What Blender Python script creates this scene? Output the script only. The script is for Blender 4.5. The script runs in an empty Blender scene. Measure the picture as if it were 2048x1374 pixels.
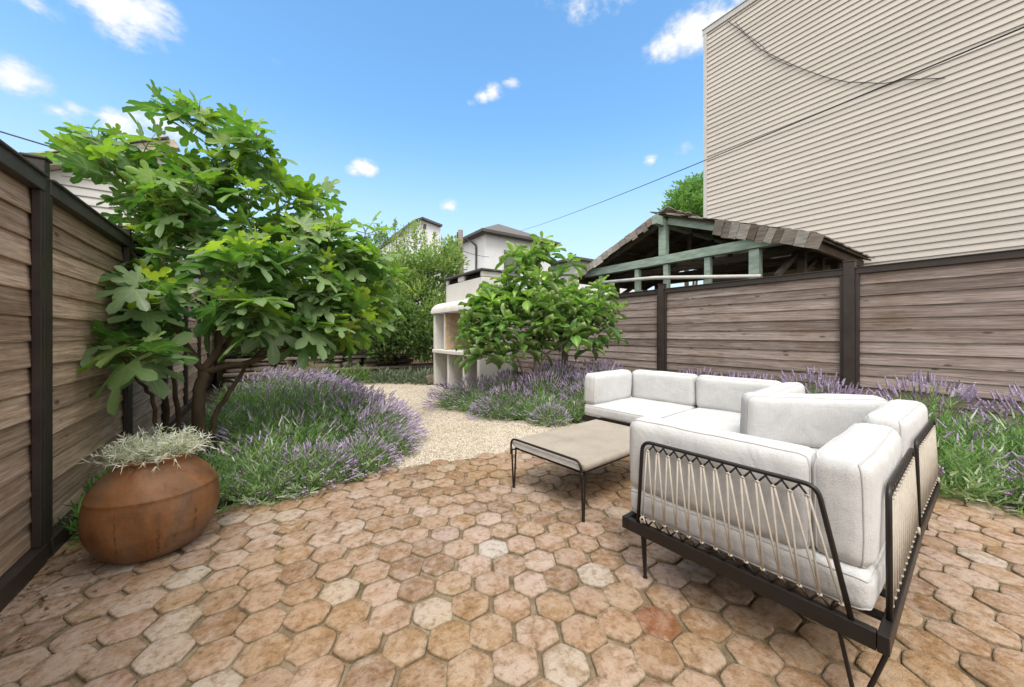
import bpy, math, random
import numpy as np
from mathutils import Vector, Matrix, noise as mnoise
R = math.radians
rng = random.Random(7)
scene = bpy.context.scene
COL = scene.collection

# ---------------------------------------------------------------- helpers
YAW = R(34.6)
FW = Vector((math.sin(YAW), math.cos(YAW), 0)); RT = Vector((math.cos(YAW), -math.sin(YAW), 0))
def W(x, y, d):
    """point at depth d (metres along the view axis) seen at x, y of the 2048 x 1374 photograph"""
    p = FW * d + RT * ((x - 1024) / 730 * d)
    return Vector((p.x, p.y, 1.1 + (667 - y) * d / 730))

class MB:
    """collects shapes; build() links them as one mesh object"""
    def __init__(s):
        s.V = []; s.F = []; s.A = []; s.B = []; s.n = 0; s.mi = []
    def add(s, verts, faces, rnd=0.5, aux=None):
        verts = [tuple(v) for v in verts]
        s.V += verts
        o = s.n
        s.F += [tuple(i + o for i in f) for f in faces]
        s.A += [rnd] * len(verts) if not hasattr(rnd, '__len__') else list(rnd)
        s.B += [0.0] * len(verts) if aux is None else list(aux)
        s.n += len(verts)
        return s
    def box(s, c, d, rz=0.0, rnd=0.5, M=None):
        x, y, z = d[0] / 2, d[1] / 2, d[2] / 2
        vs = [Vector((sx * x, sy * y, sz * z)) for sz in (-1, 1) for sy in (-1, 1) for sx in (-1, 1)]
        if M is None:
            M = Matrix.Translation(c) @ Matrix.Rotation(rz, 4, 'Z')
        else:
            M = Matrix.Translation(c) @ M.to_4x4()
        vs = [M @ v for v in vs]
        fs = [(0, 2, 3, 1), (4, 5, 7, 6), (0, 1, 5, 4), (2, 6, 7, 3), (0, 4, 6, 2), (1, 3, 7, 5)]
        return s.add(vs, fs, rnd)
    def bar(s, a, b, w, h, rnd=0.5, up=(0, 0, 1)):
        """rectangular bar from a to b; w sideways, h along up"""
        a = Vector(a); b = Vector(b); d = (b - a); L = d.length; d.normalize()
        up = Vector(up)
        if abs(d.dot(up)) > .98: up = Vector((1, 0, 0))
        sd = d.cross(up).normalized(); u = sd.cross(d).normalized()
        M = Matrix((d, sd, u)).transposed()
        return s.box((a + b) / 2, (L, w, h), rnd=rnd, M=M)
    def tube(s, pts, r, n=8, rnd=0.5, cap=True):
        pts = [Vector(p) for p in pts]
        k = len(pts)
        rs = r if hasattr(r, '__len__') else [r] * k
        vs = []; fs = []
        prev = None
        for i, p in enumerate(pts):
            t = (pts[min(i + 1, k - 1)] - pts[max(i - 1, 0)])
            if t.length < 1e-9: t = Vector((0, 0, 1))
            t.normalize()
            if prev is None:
                a = Vector((0, 0, 1)) if abs(t.z) < .9 else Vector((1, 0, 0))
                u = t.cross(a).normalized()
            else:
                u = (prev - t * prev.dot(t)).normalized()
            prev = u; w = t.cross(u)
            for j in range(n):
                an = 2 * math.pi * j / n
                vs.append(p + (u * math.cos(an) + w * math.sin(an)) * rs[i])
        for i in range(k - 1):
            for j in range(n):
                a = i * n + j; b = i * n + (j + 1) % n
                fs.append((a, b, b + n, a + n))
        if cap:
            fs.append(tuple(range(n - 1, -1, -1))); fs.append(tuple((k - 1) * n + j for j in range(n)))
        return s.add(vs, fs, rnd)
    def prism(s, outline, axis, a, b, rnd=0.5):
        """extrude a 2-D outline along axis ('X' : outline is (y,z); 'Y': (x,z); 'Z': (x,y)) from a to b"""
        def put(p, q):
            if axis == 'X': return (q, p[0], p[1])
            if axis == 'Y': return (p[0], q, p[1])
            return (p[0], p[1], q)
        n = len(outline)
        vs = [put(p, a) for p in outline] + [put(p, b) for p in outline]
        fs = [tuple(range(n - 1, -1, -1)), tuple(range(n, 2 * n))]
        for i in range(n):
            j = (i + 1) % n
            fs.append((i, j, n + j, n + i))
        return s.add(vs, fs, rnd)
    def lathe(s, prof, n=48, rnd=0.5, wob=None):
        vs = []; fs = []
        for (r, z) in prof:
            for j in range(n):
                a = 2 * math.pi * j / n
                k = 1.0 if wob is None else wob(a, z)
                vs.append((r * k * math.cos(a), r * k * math.sin(a), z))
        for i in range(len(prof) - 1):
            for j in range(n):
                a = i * n + j; b = i * n + (j + 1) % n
                fs.append((a, b, b + n, a + n))
        return s.add(vs, fs, rnd)
    def build(s, name, mat, parent=None, smooth=False, bevel=0, fix=True):
        me = bpy.data.meshes.new(name)
        me.from_pydata(s.V, [], s.F)
        at = me.attributes.new('rnd', 'FLOAT', 'POINT'); at.data.foreach_set('value', np.array(s.A, dtype=np.float32))
        at = me.attributes.new('aux', 'FLOAT', 'POINT'); at.data.foreach_set('value', np.array(s.B, dtype=np.float32))
        if fix:
            import bmesh
            bm = bmesh.new(); bm.from_mesh(me); bmesh.ops.recalc_face_normals(bm, faces=bm.faces); bm.to_mesh(me); bm.free()
        return link(name, me, mat, parent, smooth, bevel)

def link(name, me, mat, parent=None, smooth=False, bevel=0):
    me.materials.append(mat)
    if smooth: me.polygons.foreach_set('use_smooth', [True] * len(me.polygons))
    o = bpy.data.objects.new(name, me); COL.objects.link(o)
    if parent is not None: o.parent = parent
    if bevel:
        m = o.modifiers.new('bevel', 'BEVEL'); m.width = bevel; m.segments = 2; m.limit_method = 'ANGLE'; m.angle_limit = R(40)
    return o

class Leaves:
    """many small triangulated pieces collected with numpy"""
    def __init__(s): s.V = []; s.F = []; s.A = []; s.B = []; s.n = 0
    def add(s, V, F, rnd, aux=None):
        s.V.append(V); s.F.append(F + s.n); s.n += len(V)
        s.A.append(np.full(len(V), rnd, dtype=np.float32))
        s.B.append(np.zeros(len(V), dtype=np.float32) if aux is None else aux)
    def build(s, name, mat, parent=None, smooth=True):
        V = np.concatenate(s.V).astype(np.float32); F = np.concatenate(s.F).astype(np.int32)
        me = bpy.data.meshes.new(name)
        me.vertices.add(len(V)); me.vertices.foreach_set('co', V.ravel())
        me.loops.add(F.size); me.loops.foreach_set('vertex_index', F.ravel())
        me.polygons.add(len(F)); me.polygons.foreach_set('loop_start', np.arange(0, F.size, 3, dtype=np.int32))
        me.polygons.foreach_set('loop_total', np.full(len(F), 3, dtype=np.int32))
        at = me.attributes.new('rnd', 'FLOAT', 'POINT'); at.data.foreach_set('value', np.concatenate(s.A))
        at = me.attributes.new('aux', 'FLOAT', 'POINT'); at.data.foreach_set('value', np.concatenate(s.B).astype(np.float32))
        me.update(calc_edges=True); me.validate()
        return link(name, me, mat, parent, smooth)

def frame(y, up):
    """3x3 whose columns are side, y (forward), normal"""
    y = np.array(y, float); y /= np.linalg.norm(y) + 1e-9
    up = np.array(up, float)
    x = np.cross(y, up); l = np.linalg.norm(x)
    if l < 1e-4: x = np.cross(y, np.array([.3, 1, .2])); l = np.linalg.norm(x)
    x /= l; z = np.cross(x, y)
    return np.stack([x, y, z], axis=1)

def empty(name, loc, rz=0.0):
    o = bpy.data.objects.new(name, None); COL.objects.link(o)
    o.location = loc; o.rotation_euler = (0, 0, rz); o.empty_display_size = .1
    return o
def tag(o, label=None, cat=None, group=None, kind=None):
    if label: o['label'] = label
    if cat: o['category'] = cat
    if group: o['group'] = group
    if kind: o['kind'] = kind
    return o
def copy_tree(o, parent=None):
    c = o.copy(); COL.objects.link(c)
    if parent is not None: c.parent = parent
    for ch in [x for x in bpy.data.objects if x.parent == o]:
        copy_tree(ch, c)
    return c

# ---------------------------------------------------------------- materials
class NT:
    def __init__(s, name):
        s.m = bpy.data.materials.new(name); s.m.use_nodes = True
        s.t = s.m.node_tree; s.t.nodes.clear()
        s.out = s.t.nodes.new('ShaderNodeOutputMaterial')
        s._tc = None
    def n(s, typ, ins=None, **pr):
        nd = s.t.nodes.new('ShaderNode' + typ)
        for k, v in pr.items(): setattr(nd, k, v)
        for k, v in (ins or {}).items():
            if isinstance(v, bpy.types.NodeSocket): s.t.links.new(v, nd.inputs[k])
            else: nd.inputs[k].default_value = v
        return nd
    def tc(s, k='Object'):
        if s._tc is None: s._tc = s.n('TexCoord')
        return s._tc.outputs[k]
    def mapping(s, scale=(1, 1, 1), src=None, loc=None):
        i = {'Vector': src or s.tc(), 'Scale': scale}
        if loc is not None: i['Location'] = loc
        return s.n('Mapping', i).outputs[0]
    def noise(s, vec, scale, detail=4, rough=.55, dist=0.0):
        return s.n('TexNoise', {'Vector': vec, 'Scale': scale, 'Detail': detail, 'Roughness': rough, 'Distortion': dist}).outputs['Fac']
    def voro(s, vec, scale, feature='F1', out='Distance'):
        return s.n('TexVoronoi', {'Vector': vec, 'Scale': scale}, feature=feature).outputs[out]
    def ramp(s, fac, stops, interp='LINEAR'):
        nd = s.n('ValToRGB', {'Fac': fac}); cr = nd.color_ramp; cr.interpolation = interp
        while len(cr.elements) < len(stops): cr.elements.new(.5)
        for e, (p, c) in zip(cr.elements, stops):
            e.position = p; e.color = (*c, 1) if len(c) == 3 else c
        return nd.outputs['Color']
    def mix(s, f, a, b, mode='MIX'):
        nd = s.n('MixRGB', blend_type=mode)
        for k, v in (('Fac', f), ('Color1', a), ('Color2', b)):
            if isinstance(v, bpy.types.NodeSocket): s.t.links.new(v, nd.inputs[k])
            elif hasattr(v, '__len__'): nd.inputs[k].default_value = (*v, 1) if len(v) == 3 else v
            else: nd.inputs[k].default_value = v if k == 'Fac' else (v, v, v, 1)
        return nd.outputs[0]
    def math(s, op, a, b=None, clamp=False):
        nd = s.n('Math', operation=op, use_clamp=clamp)
        for k, v in ((0, a), (1, b)):
            if v is None: continue
            if isinstance(v, bpy.types.NodeSocket): s.t.links.new(v, nd.inputs[k])
            else: nd.inputs[k].default_value = v
        return nd.outputs[0]
    def attr(s, name):
        return s.n('Attribute', attribute_name=name).outputs['Fac']
    def mapr(s, v, a, b, c=0.0, d=1.0):
        return s.n('MapRange', {'Value': v, 'From Min': a, 'From Max': b, 'To Min': c, 'To Max': d}).outputs[0]
    def bump(s, h, strength=.3, dist=.01):
        return s.n('Bump', {'Height': h, 'Strength': strength, 'Distance': dist}).outputs[0]
    def pbr(s, col, rough=.7, nrm=None, spec=.3, metal=0.0, extra=None):
        i = {'Base Color': col if isinstance(col, bpy.types.NodeSocket) else (*col, 1), 'Roughness': rough, 'Specular IOR Level': spec, 'Metallic': metal}
        if nrm is not None: i['Normal'] = nrm
        i.update(extra or {})
        return s.n('BsdfPrincipled', i).outputs[0]
    def done(s, sh):
        s.t.links.new(sh, s.out.inputs[0]); return s.m
    def shift(s, scale, amt=37.0):
        """object coordinates offset per piece by its random number, then scaled"""
        r = s.attr('rnd')
        v = s.n('CombineXYZ', {'X': s.math('MULTIPLY', r, amt), 'Y': s.math('MULTIPLY', r, amt * .73), 'Z': s.math('MULTIPLY', r, amt * 1.31)}).outputs[0]
        a = s.n('VectorMath', {0: s.tc(), 1: v}, operation='ADD').outputs[0]
        return s.n('Mapping', {'Vector': a, 'Scale': scale}).outputs[0]

def m_fence(name, tint, axis='Y'):
    t = NT(name)
    sc = (55, 2.0, 60)
    g = t.noise(t.shift(sc), 1.0, 6, .62, .6)
    fine = t.noise(t.shift((240, 9, 280)), 1.0, 4, .6)
    big = t.noise(t.mapping((1, .9, 1.4)), 1.6, 4, .6)
    r = t.attr('rnd')
    base = t.ramp(t.mix(.35, g, fine), [(.32, tint[0]), (.46, tint[1]), (.57, tint[2]), (.70, tint[3])])
    per = t.ramp(t.math('FRACT', t.math('MULTIPLY', r, 7.31)), [(0, (.66, .64, .62)), (.5, (1.0, .97, .94)), (1, (1.25, 1.24, 1.23))])
    c = t.mix(1.0, base, per, 'MULTIPLY')
    c = t.mix(t.mapr(big, .52, .72), c, t.mix(1.0, c, (.74, .66, .55), 'MULTIPLY'))
    pale = t.noise(t.shift((7, 3.2, 16)), 1.0, 6, .72)
    c = t.mix(t.mapr(pale, .56, .72, 0, .45), c, t.mix(.6, c, (.42, .37, .325)))
    dk = t.noise(t.shift((3, 1.1, 12)), 1.3, 6, .7)
    c = t.mix(t.mapr(dk, .56, .70, 0, .65), c, t.mix(1.0, c, (.50, .44, .38), 'MULTIPLY'))
    # knots
    kn = t.voro(t.shift((6, 3.4, 9)), 1.0)
    c = t.mix(t.mapr(kn, .07, .14, .8, 0), c, (.055, .04, .03))
    h = t.mix(.5, g, fine)
    return t.done(t.pbr(c, t.mapr(fine, .3, .7, .7, .95), t.bump(h, .8, .006), .2))

def m_plain(name, col, rough=.6, var=.15, scale=6.0, bump=.0, spec=.3, metal=0.0, bscale=60.0, aniso=(1, 1, 1)):
    t = NT(name)
    n1 = t.noise(t.mapping(aniso), scale, 5, .6)
    a = tuple(c * (1 - var) for c in col); b = tuple(min(1, c * (1 + var)) for c in col)
    c = t.ramp(n1, [(.3, a), (.7, b)])
    nr = t.bump(t.noise(t.mapping(aniso), bscale, 4, .6), bump, .004) if bump else None
    return t.done(t.pbr(c, t.mapr(n1, .3, .7, max(.05, rough - .1), min(1, rough + .1)), nr, spec, metal))

def m_leaf(name, stops, back, trans=.3, rough=.42, vein=None, patch=8.0):
    """stops: colour ramp over the per-leaf tone value; back: colour of the underside"""
    t = NT(name)
    r = t.attr('rnd')
    c = t.ramp(r, stops)
    n1 = t.noise(t.mapping(), patch, 3, .6)
    c = t.mix(1.0, c, t.ramp(n1, [(.3, (.82, .86, .8)), (.7, (1.14, 1.12, 1.1))]), 'MULTIPLY')
    if vein is not None:
        v = t.math('POWER', t.attr('aux'), 7.0)
        c = t.mix(t.math('MULTIPLY', v, .5), c, vein)
    geo = t.n('NewGeometry')
    cb = t.mix(geo.outputs['Backfacing'], c, t.mix(.6, c, back))
    sh = t.pbr(cb, rough, None, .35)
    tr = t.n('BsdfTranslucent', {'Color': t.mix(1.0, c, (1.5, 1.75, .7), 'MULTIPLY')}).outputs[0]
    return t.done(t.n('MixShader', {0: trans, 1: sh, 2: tr}).outputs[0])
# colours are real-world albedos
M = {}
M['fence_left'] = m_fence('left fence wood', [(0.1712, 0.1132, 0.07706), (0.3422, 0.2505, 0.185), (0.4963, 0.3799, 0.293), (0.6846, 0.5497, 0.4393)])
M['fence_right'] = m_fence('right fence wood', [(0.1087, 0.08133, 0.06994), (0.211, 0.168, 0.1511), (0.3132, 0.2599, 0.2406), (0.4603, 0.4066, 0.3916)])
M['frame_dark'] = m_plain('dark stained frame', (.035, .026, .022), .5, .25, 9, .2, .35)
M['frame_grey'] = m_plain('grey stained rail', (.06, .056, .052), .55, .25, 9, .2, .35)
M['black_metal'] = m_plain('black metal', (0.012, 0.009375, 0.00825), .42, .2, 20, .08, .4)
M['rope'] = m_plain('pale rope', (0.442, 0.3995, 0.34), .85, .12, 40, .5, .1, bscale=400)

def m_fabric(name, col, streak=1.0, b=.35, var=.08):
    t = NT(name)
    n1 = t.noise(t.mapping(), 4.5, 5, .65)
    a = t.noise(t.mapping((70, 6, 70)), 1.6, 4, .65); c2 = t.noise(t.mapping((6, 70, 70)), 1.6, 4, .65); d = t.noise(t.mapping((70, 70, 6)), 1.6, 4, .65)
    w = t.mix(.5, t.mix(.5, a, c2), d)
    fine = t.noise(t.mapping(), 260, 3, .6)
    m = t.mix(.35, t.mix(.45, n1, w), fine)
    c = t.ramp(m, [(.36, tuple(x * (1 - var * 2.0) for x in col)), (.5, col), (.66, tuple(min(1, x * (1 + var)) for x in col))])
    wr = t.noise(t.mapping((1, 1, 1)), 5, 4, .55, .8)
    n_1 = t.bump(wr, .35, .03)
    bm_ = t.n('Bump', {'Height': t.mix(.5, w, fine), 'Strength': b, 'Distance': .006, 'Normal': n_1}).outputs[0]
    return t.done(t.pbr(c, .92, bm_, .12, extra={'Sheen Weight': .12, 'Sheen Roughness': .5}))
M['cushion'] = m_fabric('off white cushion fabric', (0.5317, 0.5286, 0.526), 1.0, .55, .10)
M['piping'] = m_fabric('cushion piping', (0.444, 0.4366, 0.4255), 1.0, .2, .05)
M['woven'] = m_fabric('tan woven table top', (0.336, 0.292, 0.24), 1.0, .7, .17)

def m_tile():
    t = NT('terracotta tile')
    r = t.attr('rnd')
    f = lambda k: t.math('FRACT', t.math('MULTIPLY', r, k))
    base = t.ramp(f(91.7), [(0, (0.2193, 0.1305, 0.07704)), (.14, (0.2803, 0.1766, 0.1091)), (.30, (0.3371, 0.2193, 0.1477)), (.44, (0.3585, 0.2482, 0.1712)),
                            (.58, (0.3156, 0.2012, 0.1113)), (.70, (0.3745, 0.2515, 0.184)), (.84, (0.4012, 0.2943, 0.2301)), (.95, (0.412, 0.3424, 0.2836)), (.982, (0.4494, 0.4012, 0.3531)), (1, (0.2301, 0.08025, 0.03852))])
    v = t.shift((1, 1, 1), 61.0)
    n1 = t.noise(v, 9, 6, .62, .8)
    n2 = t.noise(v, 34, 5, .68, .3)
    n3 = t.noise(v, 120, 3, .6)
    c = t.mix(t.mapr(n1, .40, .66, 0, .75), base, t.mix(.6, base, (.44, .37, .32)))          # pale bloom
    c = t.mix(t.mapr(n1, .50, .36, 0, .9), c, t.mix(.65, base, (.225, .135, .062)))             # ochre worn patches
    c = t.mix(t.mapr(n2, .50, .66, 0, .78), c, t.mix(1.0, c, (.50, .42, .36), 'MULTIPLY'))      # dark scuffs
    c = t.mix(t.mapr(n2, .45, .30, 0, .6), c, (.44, .375, .325))
    ny = t.noise(t.mapping(), .9, 3, .5)
    c = t.mix(t.mapr(ny, .44, .66, 0, .7), c, t.mix(1.0, c, (.90, .78, .50), 'MULTIPLY'))
    mo = t.noise(t.mapping(), 3.2, 5, .7)
    edge = t.math('MULTIPLY', t.attr('aux'), t.mapr(n2, .35, .6, .25, 1.0))
    c = t.mix(t.math('MULTIPLY', edge, .8), c, t.mix(t.mapr(mo, .4, .6), (.15, .108, .066), (.10, .092, .045)))
    h = t.mix(.35, t.mix(.5, n1, n2), n3)
    return t.done(t.pbr(c, t.mapr(n2, .3, .7, .55, .85), t.bump(h, .9, .012), .3))
M['tile'] = m_tile()

def m_grout():
    t = NT('sandy grout')
    n1 = t.noise(t.mapping(), 2.3, 5, .65); n2 = t.noise(t.mapping(), 160, 3, .6); n3 = t.noise(t.mapping(), 11, 5, .7)
    c = t.ramp(t.mix(.5, n1, n3), [(.36, (0.085, 0.06375, 0.03825)), (.5, (0.204, 0.153, 0.09775)), (.62, (0.306, 0.2465, 0.17))])
    c = t.mix(t.mapr(n3, .60, .72, 0, .6), c, (0.119, 0.119, 0.051))
    return t.done(t.pbr(c, .95, t.bump(n2, .7, .004), .1))
M['grout'] = m_grout()

def m_gravel():
    t = NT('pale gravel')
    a = t.n('TexVoronoi', {'Vector': t.mapping(), 'Scale': 75.0})
    b = t.n('TexVoronoi', {'Vector': t.mapping((1, 1.3, 1)), 'Scale': 38.0})
    n1 = t.noise(t.mapping(), .8, 4, .6)
    c = t.ramp(t.n('SeparateColor', {'Color': a.outputs['Color']}).outputs[0], [(0, (0.3802, 0.3213, 0.2464)), (.25, (0.5322, 0.47, 0.3795)), (.55, (0.6463, 0.5755, 0.4829)), (.85, (0.7223, 0.6618, 0.5716)), (1, (0.3231, 0.2782, 0.2218))])
    c = t.mix(t.mapr(a.outputs['Distance'], .45, .75, 0, .75), c, (0.2091, 0.1679, 0.1183))
    c = t.mix(t.mapr(n1, .45, .65, 0, .4), c, t.mix(1.0, c, (0.8554, 0.7674, 0.6111), 'MULTIPLY'))
    h = t.mix(.4, a.outputs['Distance'], b.outputs['Distance'])
    inv = t.math('SUBTRACT', 1.0, h)
    return t.done(t.pbr(c, .9, t.bump(inv, 1.0, .012), .2))
M['gravel'] = m_gravel()
def m_pebble():
    t = NT('pebble')
    c = t.ramp(t.attr('rnd'), [(0, (0.3421, 0.2782, 0.202)), (.2, (0.5322, 0.4604, 0.3647)), (.6, (0.6463, 0.5755, 0.478)), (.9, (0.7413, 0.681, 0.5914)), (1, (0.2851, 0.2398, 0.1971))])
    return t.done(t.pbr(c, .85, None, .25))
M['pebble'] = m_pebble()
M['soil'] = m_plain('dark soil', (.045, .033, .022), .95, .45, 9, .9, .1, bscale=45)
M['earth'] = m_plain('bare earth', (.11, .095, .06), .95, .3, 1.2, .5, .1, bscale=20)

def m_stucco(name, col, stain):
    t = NT(name)
    n1 = t.noise(t.mapping((1, 1, .45)), 2.4, 6, .65); n2 = t.noise(t.mapping(), 45, 4, .6)
    c = t.mix(t.mapr(n1, .50, .72, 0, .55), col, stain)
    c = t.mix(t.mapr(n2, .58, .75, 0, .3), c, t.mix(1.0, c, (.8, .76, .7), 'MULTIPLY'))
    return t.done(t.pbr(c, .9, t.bump(t.mix(.3, n2, n1), .6, .01), .15))
M['stucco'] = m_stucco('white rough stucco', (0.6336, 0.6096, 0.576), (0.4512, 0.4128, 0.3552))
M['house_white'] = m_stucco('white house render', (0.6552, 0.6646, 0.6833), (0.5616, 0.5616, 0.5803))
M['house_white_b'] = m_stucco('pale house render', (0.6808, 0.6716, 0.6624), (0.5888, 0.5704, 0.552))
M['dark_fill'] = m_plain('dark opening', (.02, .018, .016), .95, .4, 8, .4, .05)  # near-black, for the oven opening and the chimney slots
def m_brick(name, c1, c2, mor, scale):
    t = NT(name)
    b = t.n('TexBrick', {'Vector': t.n('Mapping', {'Vector': t.tc(), 'Rotation': (R(90), 0, R(90))}).outputs[0], 'Color1': (*c1, 1), 'Color2': (*c2, 1), 'Mortar': (*mor, 1), 'Scale': scale, 'Mortar Size': .012, 'Brick Width': .45, 'Row Height': .15})
    n = t.noise(t.mapping(), 14, 5, .6)
    c = t.mix(1.0, b.outputs['Color'], t.ramp(n, [(.3, (.75, .72, .7)), (.7, (1.15, 1.12, 1.1))]), 'MULTIPLY')
    return t.done(t.pbr(c, .9, t.bump(t.mix(.5, n, b.outputs['Fac']), .4, .006), .15))
M['firebrick'] = m_brick('tan fire brick', (.50, .36, .26), (.55, .44, .28), (.40, .34, .28), 2.0)

def m_siding(name, col, streak):
    t = NT(name)
    r = t.attr('rnd')
    n1 = t.noise(t.mapping((1, .35, 1)), 1.1, 5, .6); n2 = t.noise(t.mapping((1, 3, .25)), 3.0, 5, .7)
    per = t.ramp(t.math('FRACT', t.math('MULTIPLY', r, 13.7)), [(0, (.94, .94, .94)), (1, (1.05, 1.05, 1.05))])
    c = t.mix(1.0, t.ramp(n1, [(.35, tuple(x * .93 for x in col)), (.65, col)]), per, 'MULTIPLY')
    c = t.mix(t.mapr(n2, .58, .75, 0, .35), c, streak)
    n3 = t.noise(t.mapping((1, 6, 6)), 2.0, 3, .5)
    return t.done(t.pbr(c, .6, t.bump(n3, .25, .02), .25))
M['siding'] = m_siding('beige lap siding', (0.5018, 0.4616, 0.4146), (0.3942, 0.362, 0.3261))
M['siding_white'] = m_siding('white lap siding', (0.48, 0.472, 0.456), (0.368, 0.352, 0.328))
M['trim'] = m_plain('pale trim', (0.464, 0.456, 0.44), .55, .08, 4)
M['trim_dirty'] = m_plain('weathered fascia', (.42, .36, .29), .8, .35, 14, .4)
M['roof_grey'] = m_plain('grey asphalt roof', (0.1275, 0.119, 0.1105), .9, .18, 5, .5, bscale=30)
M['eave_dark'] = m_plain('dark eave', (.085, .078, .075), .7, .15, 3)
M['glass_dark'] = m_plain('window glass', (.05, .055, .065), .12, .1, 2, 0, .6)
M['screen'] = m_plain('grey window blind', (0.152, 0.144, 0.152), .6, .15, 20)
M['green_timber'] = m_plain('faded green painted timber', (.235, .30, .25), .75, .28, 7, .5, .2, aniso=(3, .6, 3))
M['old_timber'] = m_plain('old brown timber', (.085, .068, .052), .9, .35, 8, .5, .1, aniso=(1, .5, 3))
M['pale_pole'] = m_plain('bleached pole', (0.476, 0.4675, 0.4335), .75, .15, 7, .3)
def m_shake():
    t = NT('weathered cedar shakes')
    r = t.attr('rnd')
    c = t.ramp(r, [(0, (.10, .075, .06)), (.3, (.17, .145, .125)), (.6, (.25, .235, .215)), (.85, (.36, .35, .33)), (1, (.20, .11, .075))])
    g = t.noise(t.shift((30, 4, 30)), 1.0, 5, .6)
    c = t.mix(1.0, c, t.ramp(g, [(.3, (.65, .62, .6)), (.7, (1.2, 1.18, 1.15))]), 'MULTIPLY')
    return t.done(t.pbr(c, .9, t.bump(g, .5, .01), .12))
M['shake'] = m_shake()

def m_pot():
    t = NT('old terracotta jar')
    n1 = t.noise(t.mapping((1, 1, .7)), 5.5, 6, .62, .6); n2 = t.noise(t.mapping((1, 1, 5)), 16, 5, .6); n3 = t.noise(t.mapping((5, 5, .8)), 3.2, 5, .6, .3)
    n4 = t.noise(t.mapping(), 70, 4, .65)
    c = t.ramp(n1, [(.32, (.105, .044, .017)), (.44, (.20, .082, .028)), (.54, (.235, .105, .040)), (.64, (.185, .108, .064)), (.76, (.265, .155, .095))])
    c = t.mix(t.mapr(n2, .48, .70, 0, .6), c, (0.188, 0.1, 0.036))
    c = t.mix(t.mapr(t.noise(t.mapping((1, 1, 1.6)), 2.6, 5, .6), .5, .62, 0, .55), c, (0.148, 0.1, 0.068))
    c = t.mix(t.mapr(n3, .60, .72, 0, .7), c, (0.076, 0.0336, 0.0144))
    c = t.mix(t.mapr(n4, .60, .75, 0, .35), c, (0.104, 0.052, 0.024))
    # two hairline cracks running down from the ridge and one upright stain
    sx = t.n('SeparateXYZ', {'Vector': t.tc()})
    ang = t.math('ARCTAN2', sx.outputs[1], sx.outputs[0])
    wob = t.math('MULTIPLY', t.math('SUBTRACT', t.noise(t.mapping((2, 2, 9)), 2.0, 4, .6), .5), .16)
    def crack(a0, zlo, zhi, w):
        d = t.math('ABSOLUTE', t.math('SUBTRACT', t.math('ADD', ang, wob), a0))
        k = t.mapr(d, w * .35, w, 1, 0)
        z = sx.outputs[2]
        k = t.math('MULTIPLY', k, t.mapr(z, zlo, zlo + .03, 0, 1))
        return t.math('MULTIPLY', k, t.mapr(z, zhi - .03, zhi, 1, 0))
    ks = None
    for a0, zlo, zhi, w in ((-1.72, .02, .2, .035), (-1.15, .08, .24, .05), (-2.3, .06, .30, .018)):
        k = crack(a0, zlo, zhi, w); ks = k if ks is None else t.math('MAXIMUM', ks, k)
    c = t.mix(t.math('MULTIPLY', t.math('MULTIPLY', ks, t.mapr(n4, .35, .6)), .75), c, (0.048, 0.0224, 0.0096))
    c = t.mix(t.mapr(t.noise(t.mapping((1, 1, .8)), 3.4, 6, .68, 1.2), .42, .62, 0, .8), c, t.mix(1.0, c, (.55, .56, .60), 'MULTIPLY'))
    c = t.mix(t.mapr(t.noise(t.mapping((3, 3, .6)), 6, 5, .7), .60, .72, 0, .35), c, (.27, .19, .12))
    h = t.mix(.4, t.mix(.5, n2, n1), n4)
    return t.done(t.pbr(c, t.mapr(n1, .3, .7, .42, .62), t.bump(h, .35, .008), .4))
M['pot'] = m_pot()
M['bark_fig'] = m_plain('fig bark', (.095, .068, .045), .85, .45, 9, .8, .15, bscale=40, aniso=(1, 1, .4))
M['bark_grey'] = m_plain('grey bark', (.20, .17, .14), .85, .35, 9, .6, .15, bscale=40)
M['pole_wood'] = m_plain('grey pole wood', (.19, .165, .14), .9, .25, 5, .3)
M['cable'] = m_plain('black cable', (.03, .03, .033), .6, .1, 5)
M['cable_blue'] = m_plain('grey blue cable', (.10, .13, .18), .55, .1, 5)
M['stone'] = m_plain('field stone', (0.1632, 0.1387, 0.1102), .9, .4, 7, .7, .15, bscale=30)

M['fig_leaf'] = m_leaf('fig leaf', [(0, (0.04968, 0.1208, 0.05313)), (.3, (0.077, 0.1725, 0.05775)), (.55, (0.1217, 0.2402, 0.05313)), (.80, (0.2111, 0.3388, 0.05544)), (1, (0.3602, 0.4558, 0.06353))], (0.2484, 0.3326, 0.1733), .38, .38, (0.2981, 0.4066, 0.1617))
M['fig_young'] = M['fig_leaf']
M['loquat_leaf'] = m_leaf('glossy oval leaf', [(0, (0.06446, 0.1589, 0.04312)), (.4, (0.1266, 0.2647, 0.05489)), (.75, (0.2418, 0.413, 0.07057)), (1, (0.4834, 0.5928, 0.1176))], (0.3913, 0.4657, 0.2156), .28, .38, (0.5755, 0.6562, 0.2745))
M['shrub_leaf'] = m_leaf('shrub leaf', [(0, (0.07371, 0.1611, 0.03707)), (.4, (0.1579, 0.2749, 0.05391)), (.75, (0.2843, 0.3886, 0.07582)), (1, (0.5054, 0.5117, 0.1432))], (0.3159, 0.3791, 0.1685), .35, .5)
M['shrub_dark_leaf'] = m_leaf('dark shrub leaf', [(0, (0.04928, 0.1116, 0.0336)), (.5, (0.1008, 0.1928, 0.04704)), (1, (0.2688, 0.3755, 0.084))], (0.224, 0.3045, 0.1176), .3, .45)
M['tree_leaf'] = m_leaf('street tree leaf', [(0, (0.06615, 0.1701, 0.0378)), (.5, (0.1418, 0.3024, 0.0567)), (1, (0.2646, 0.4347, 0.08505))], (0.2646, 0.378, 0.1512), .35, .5)
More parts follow.
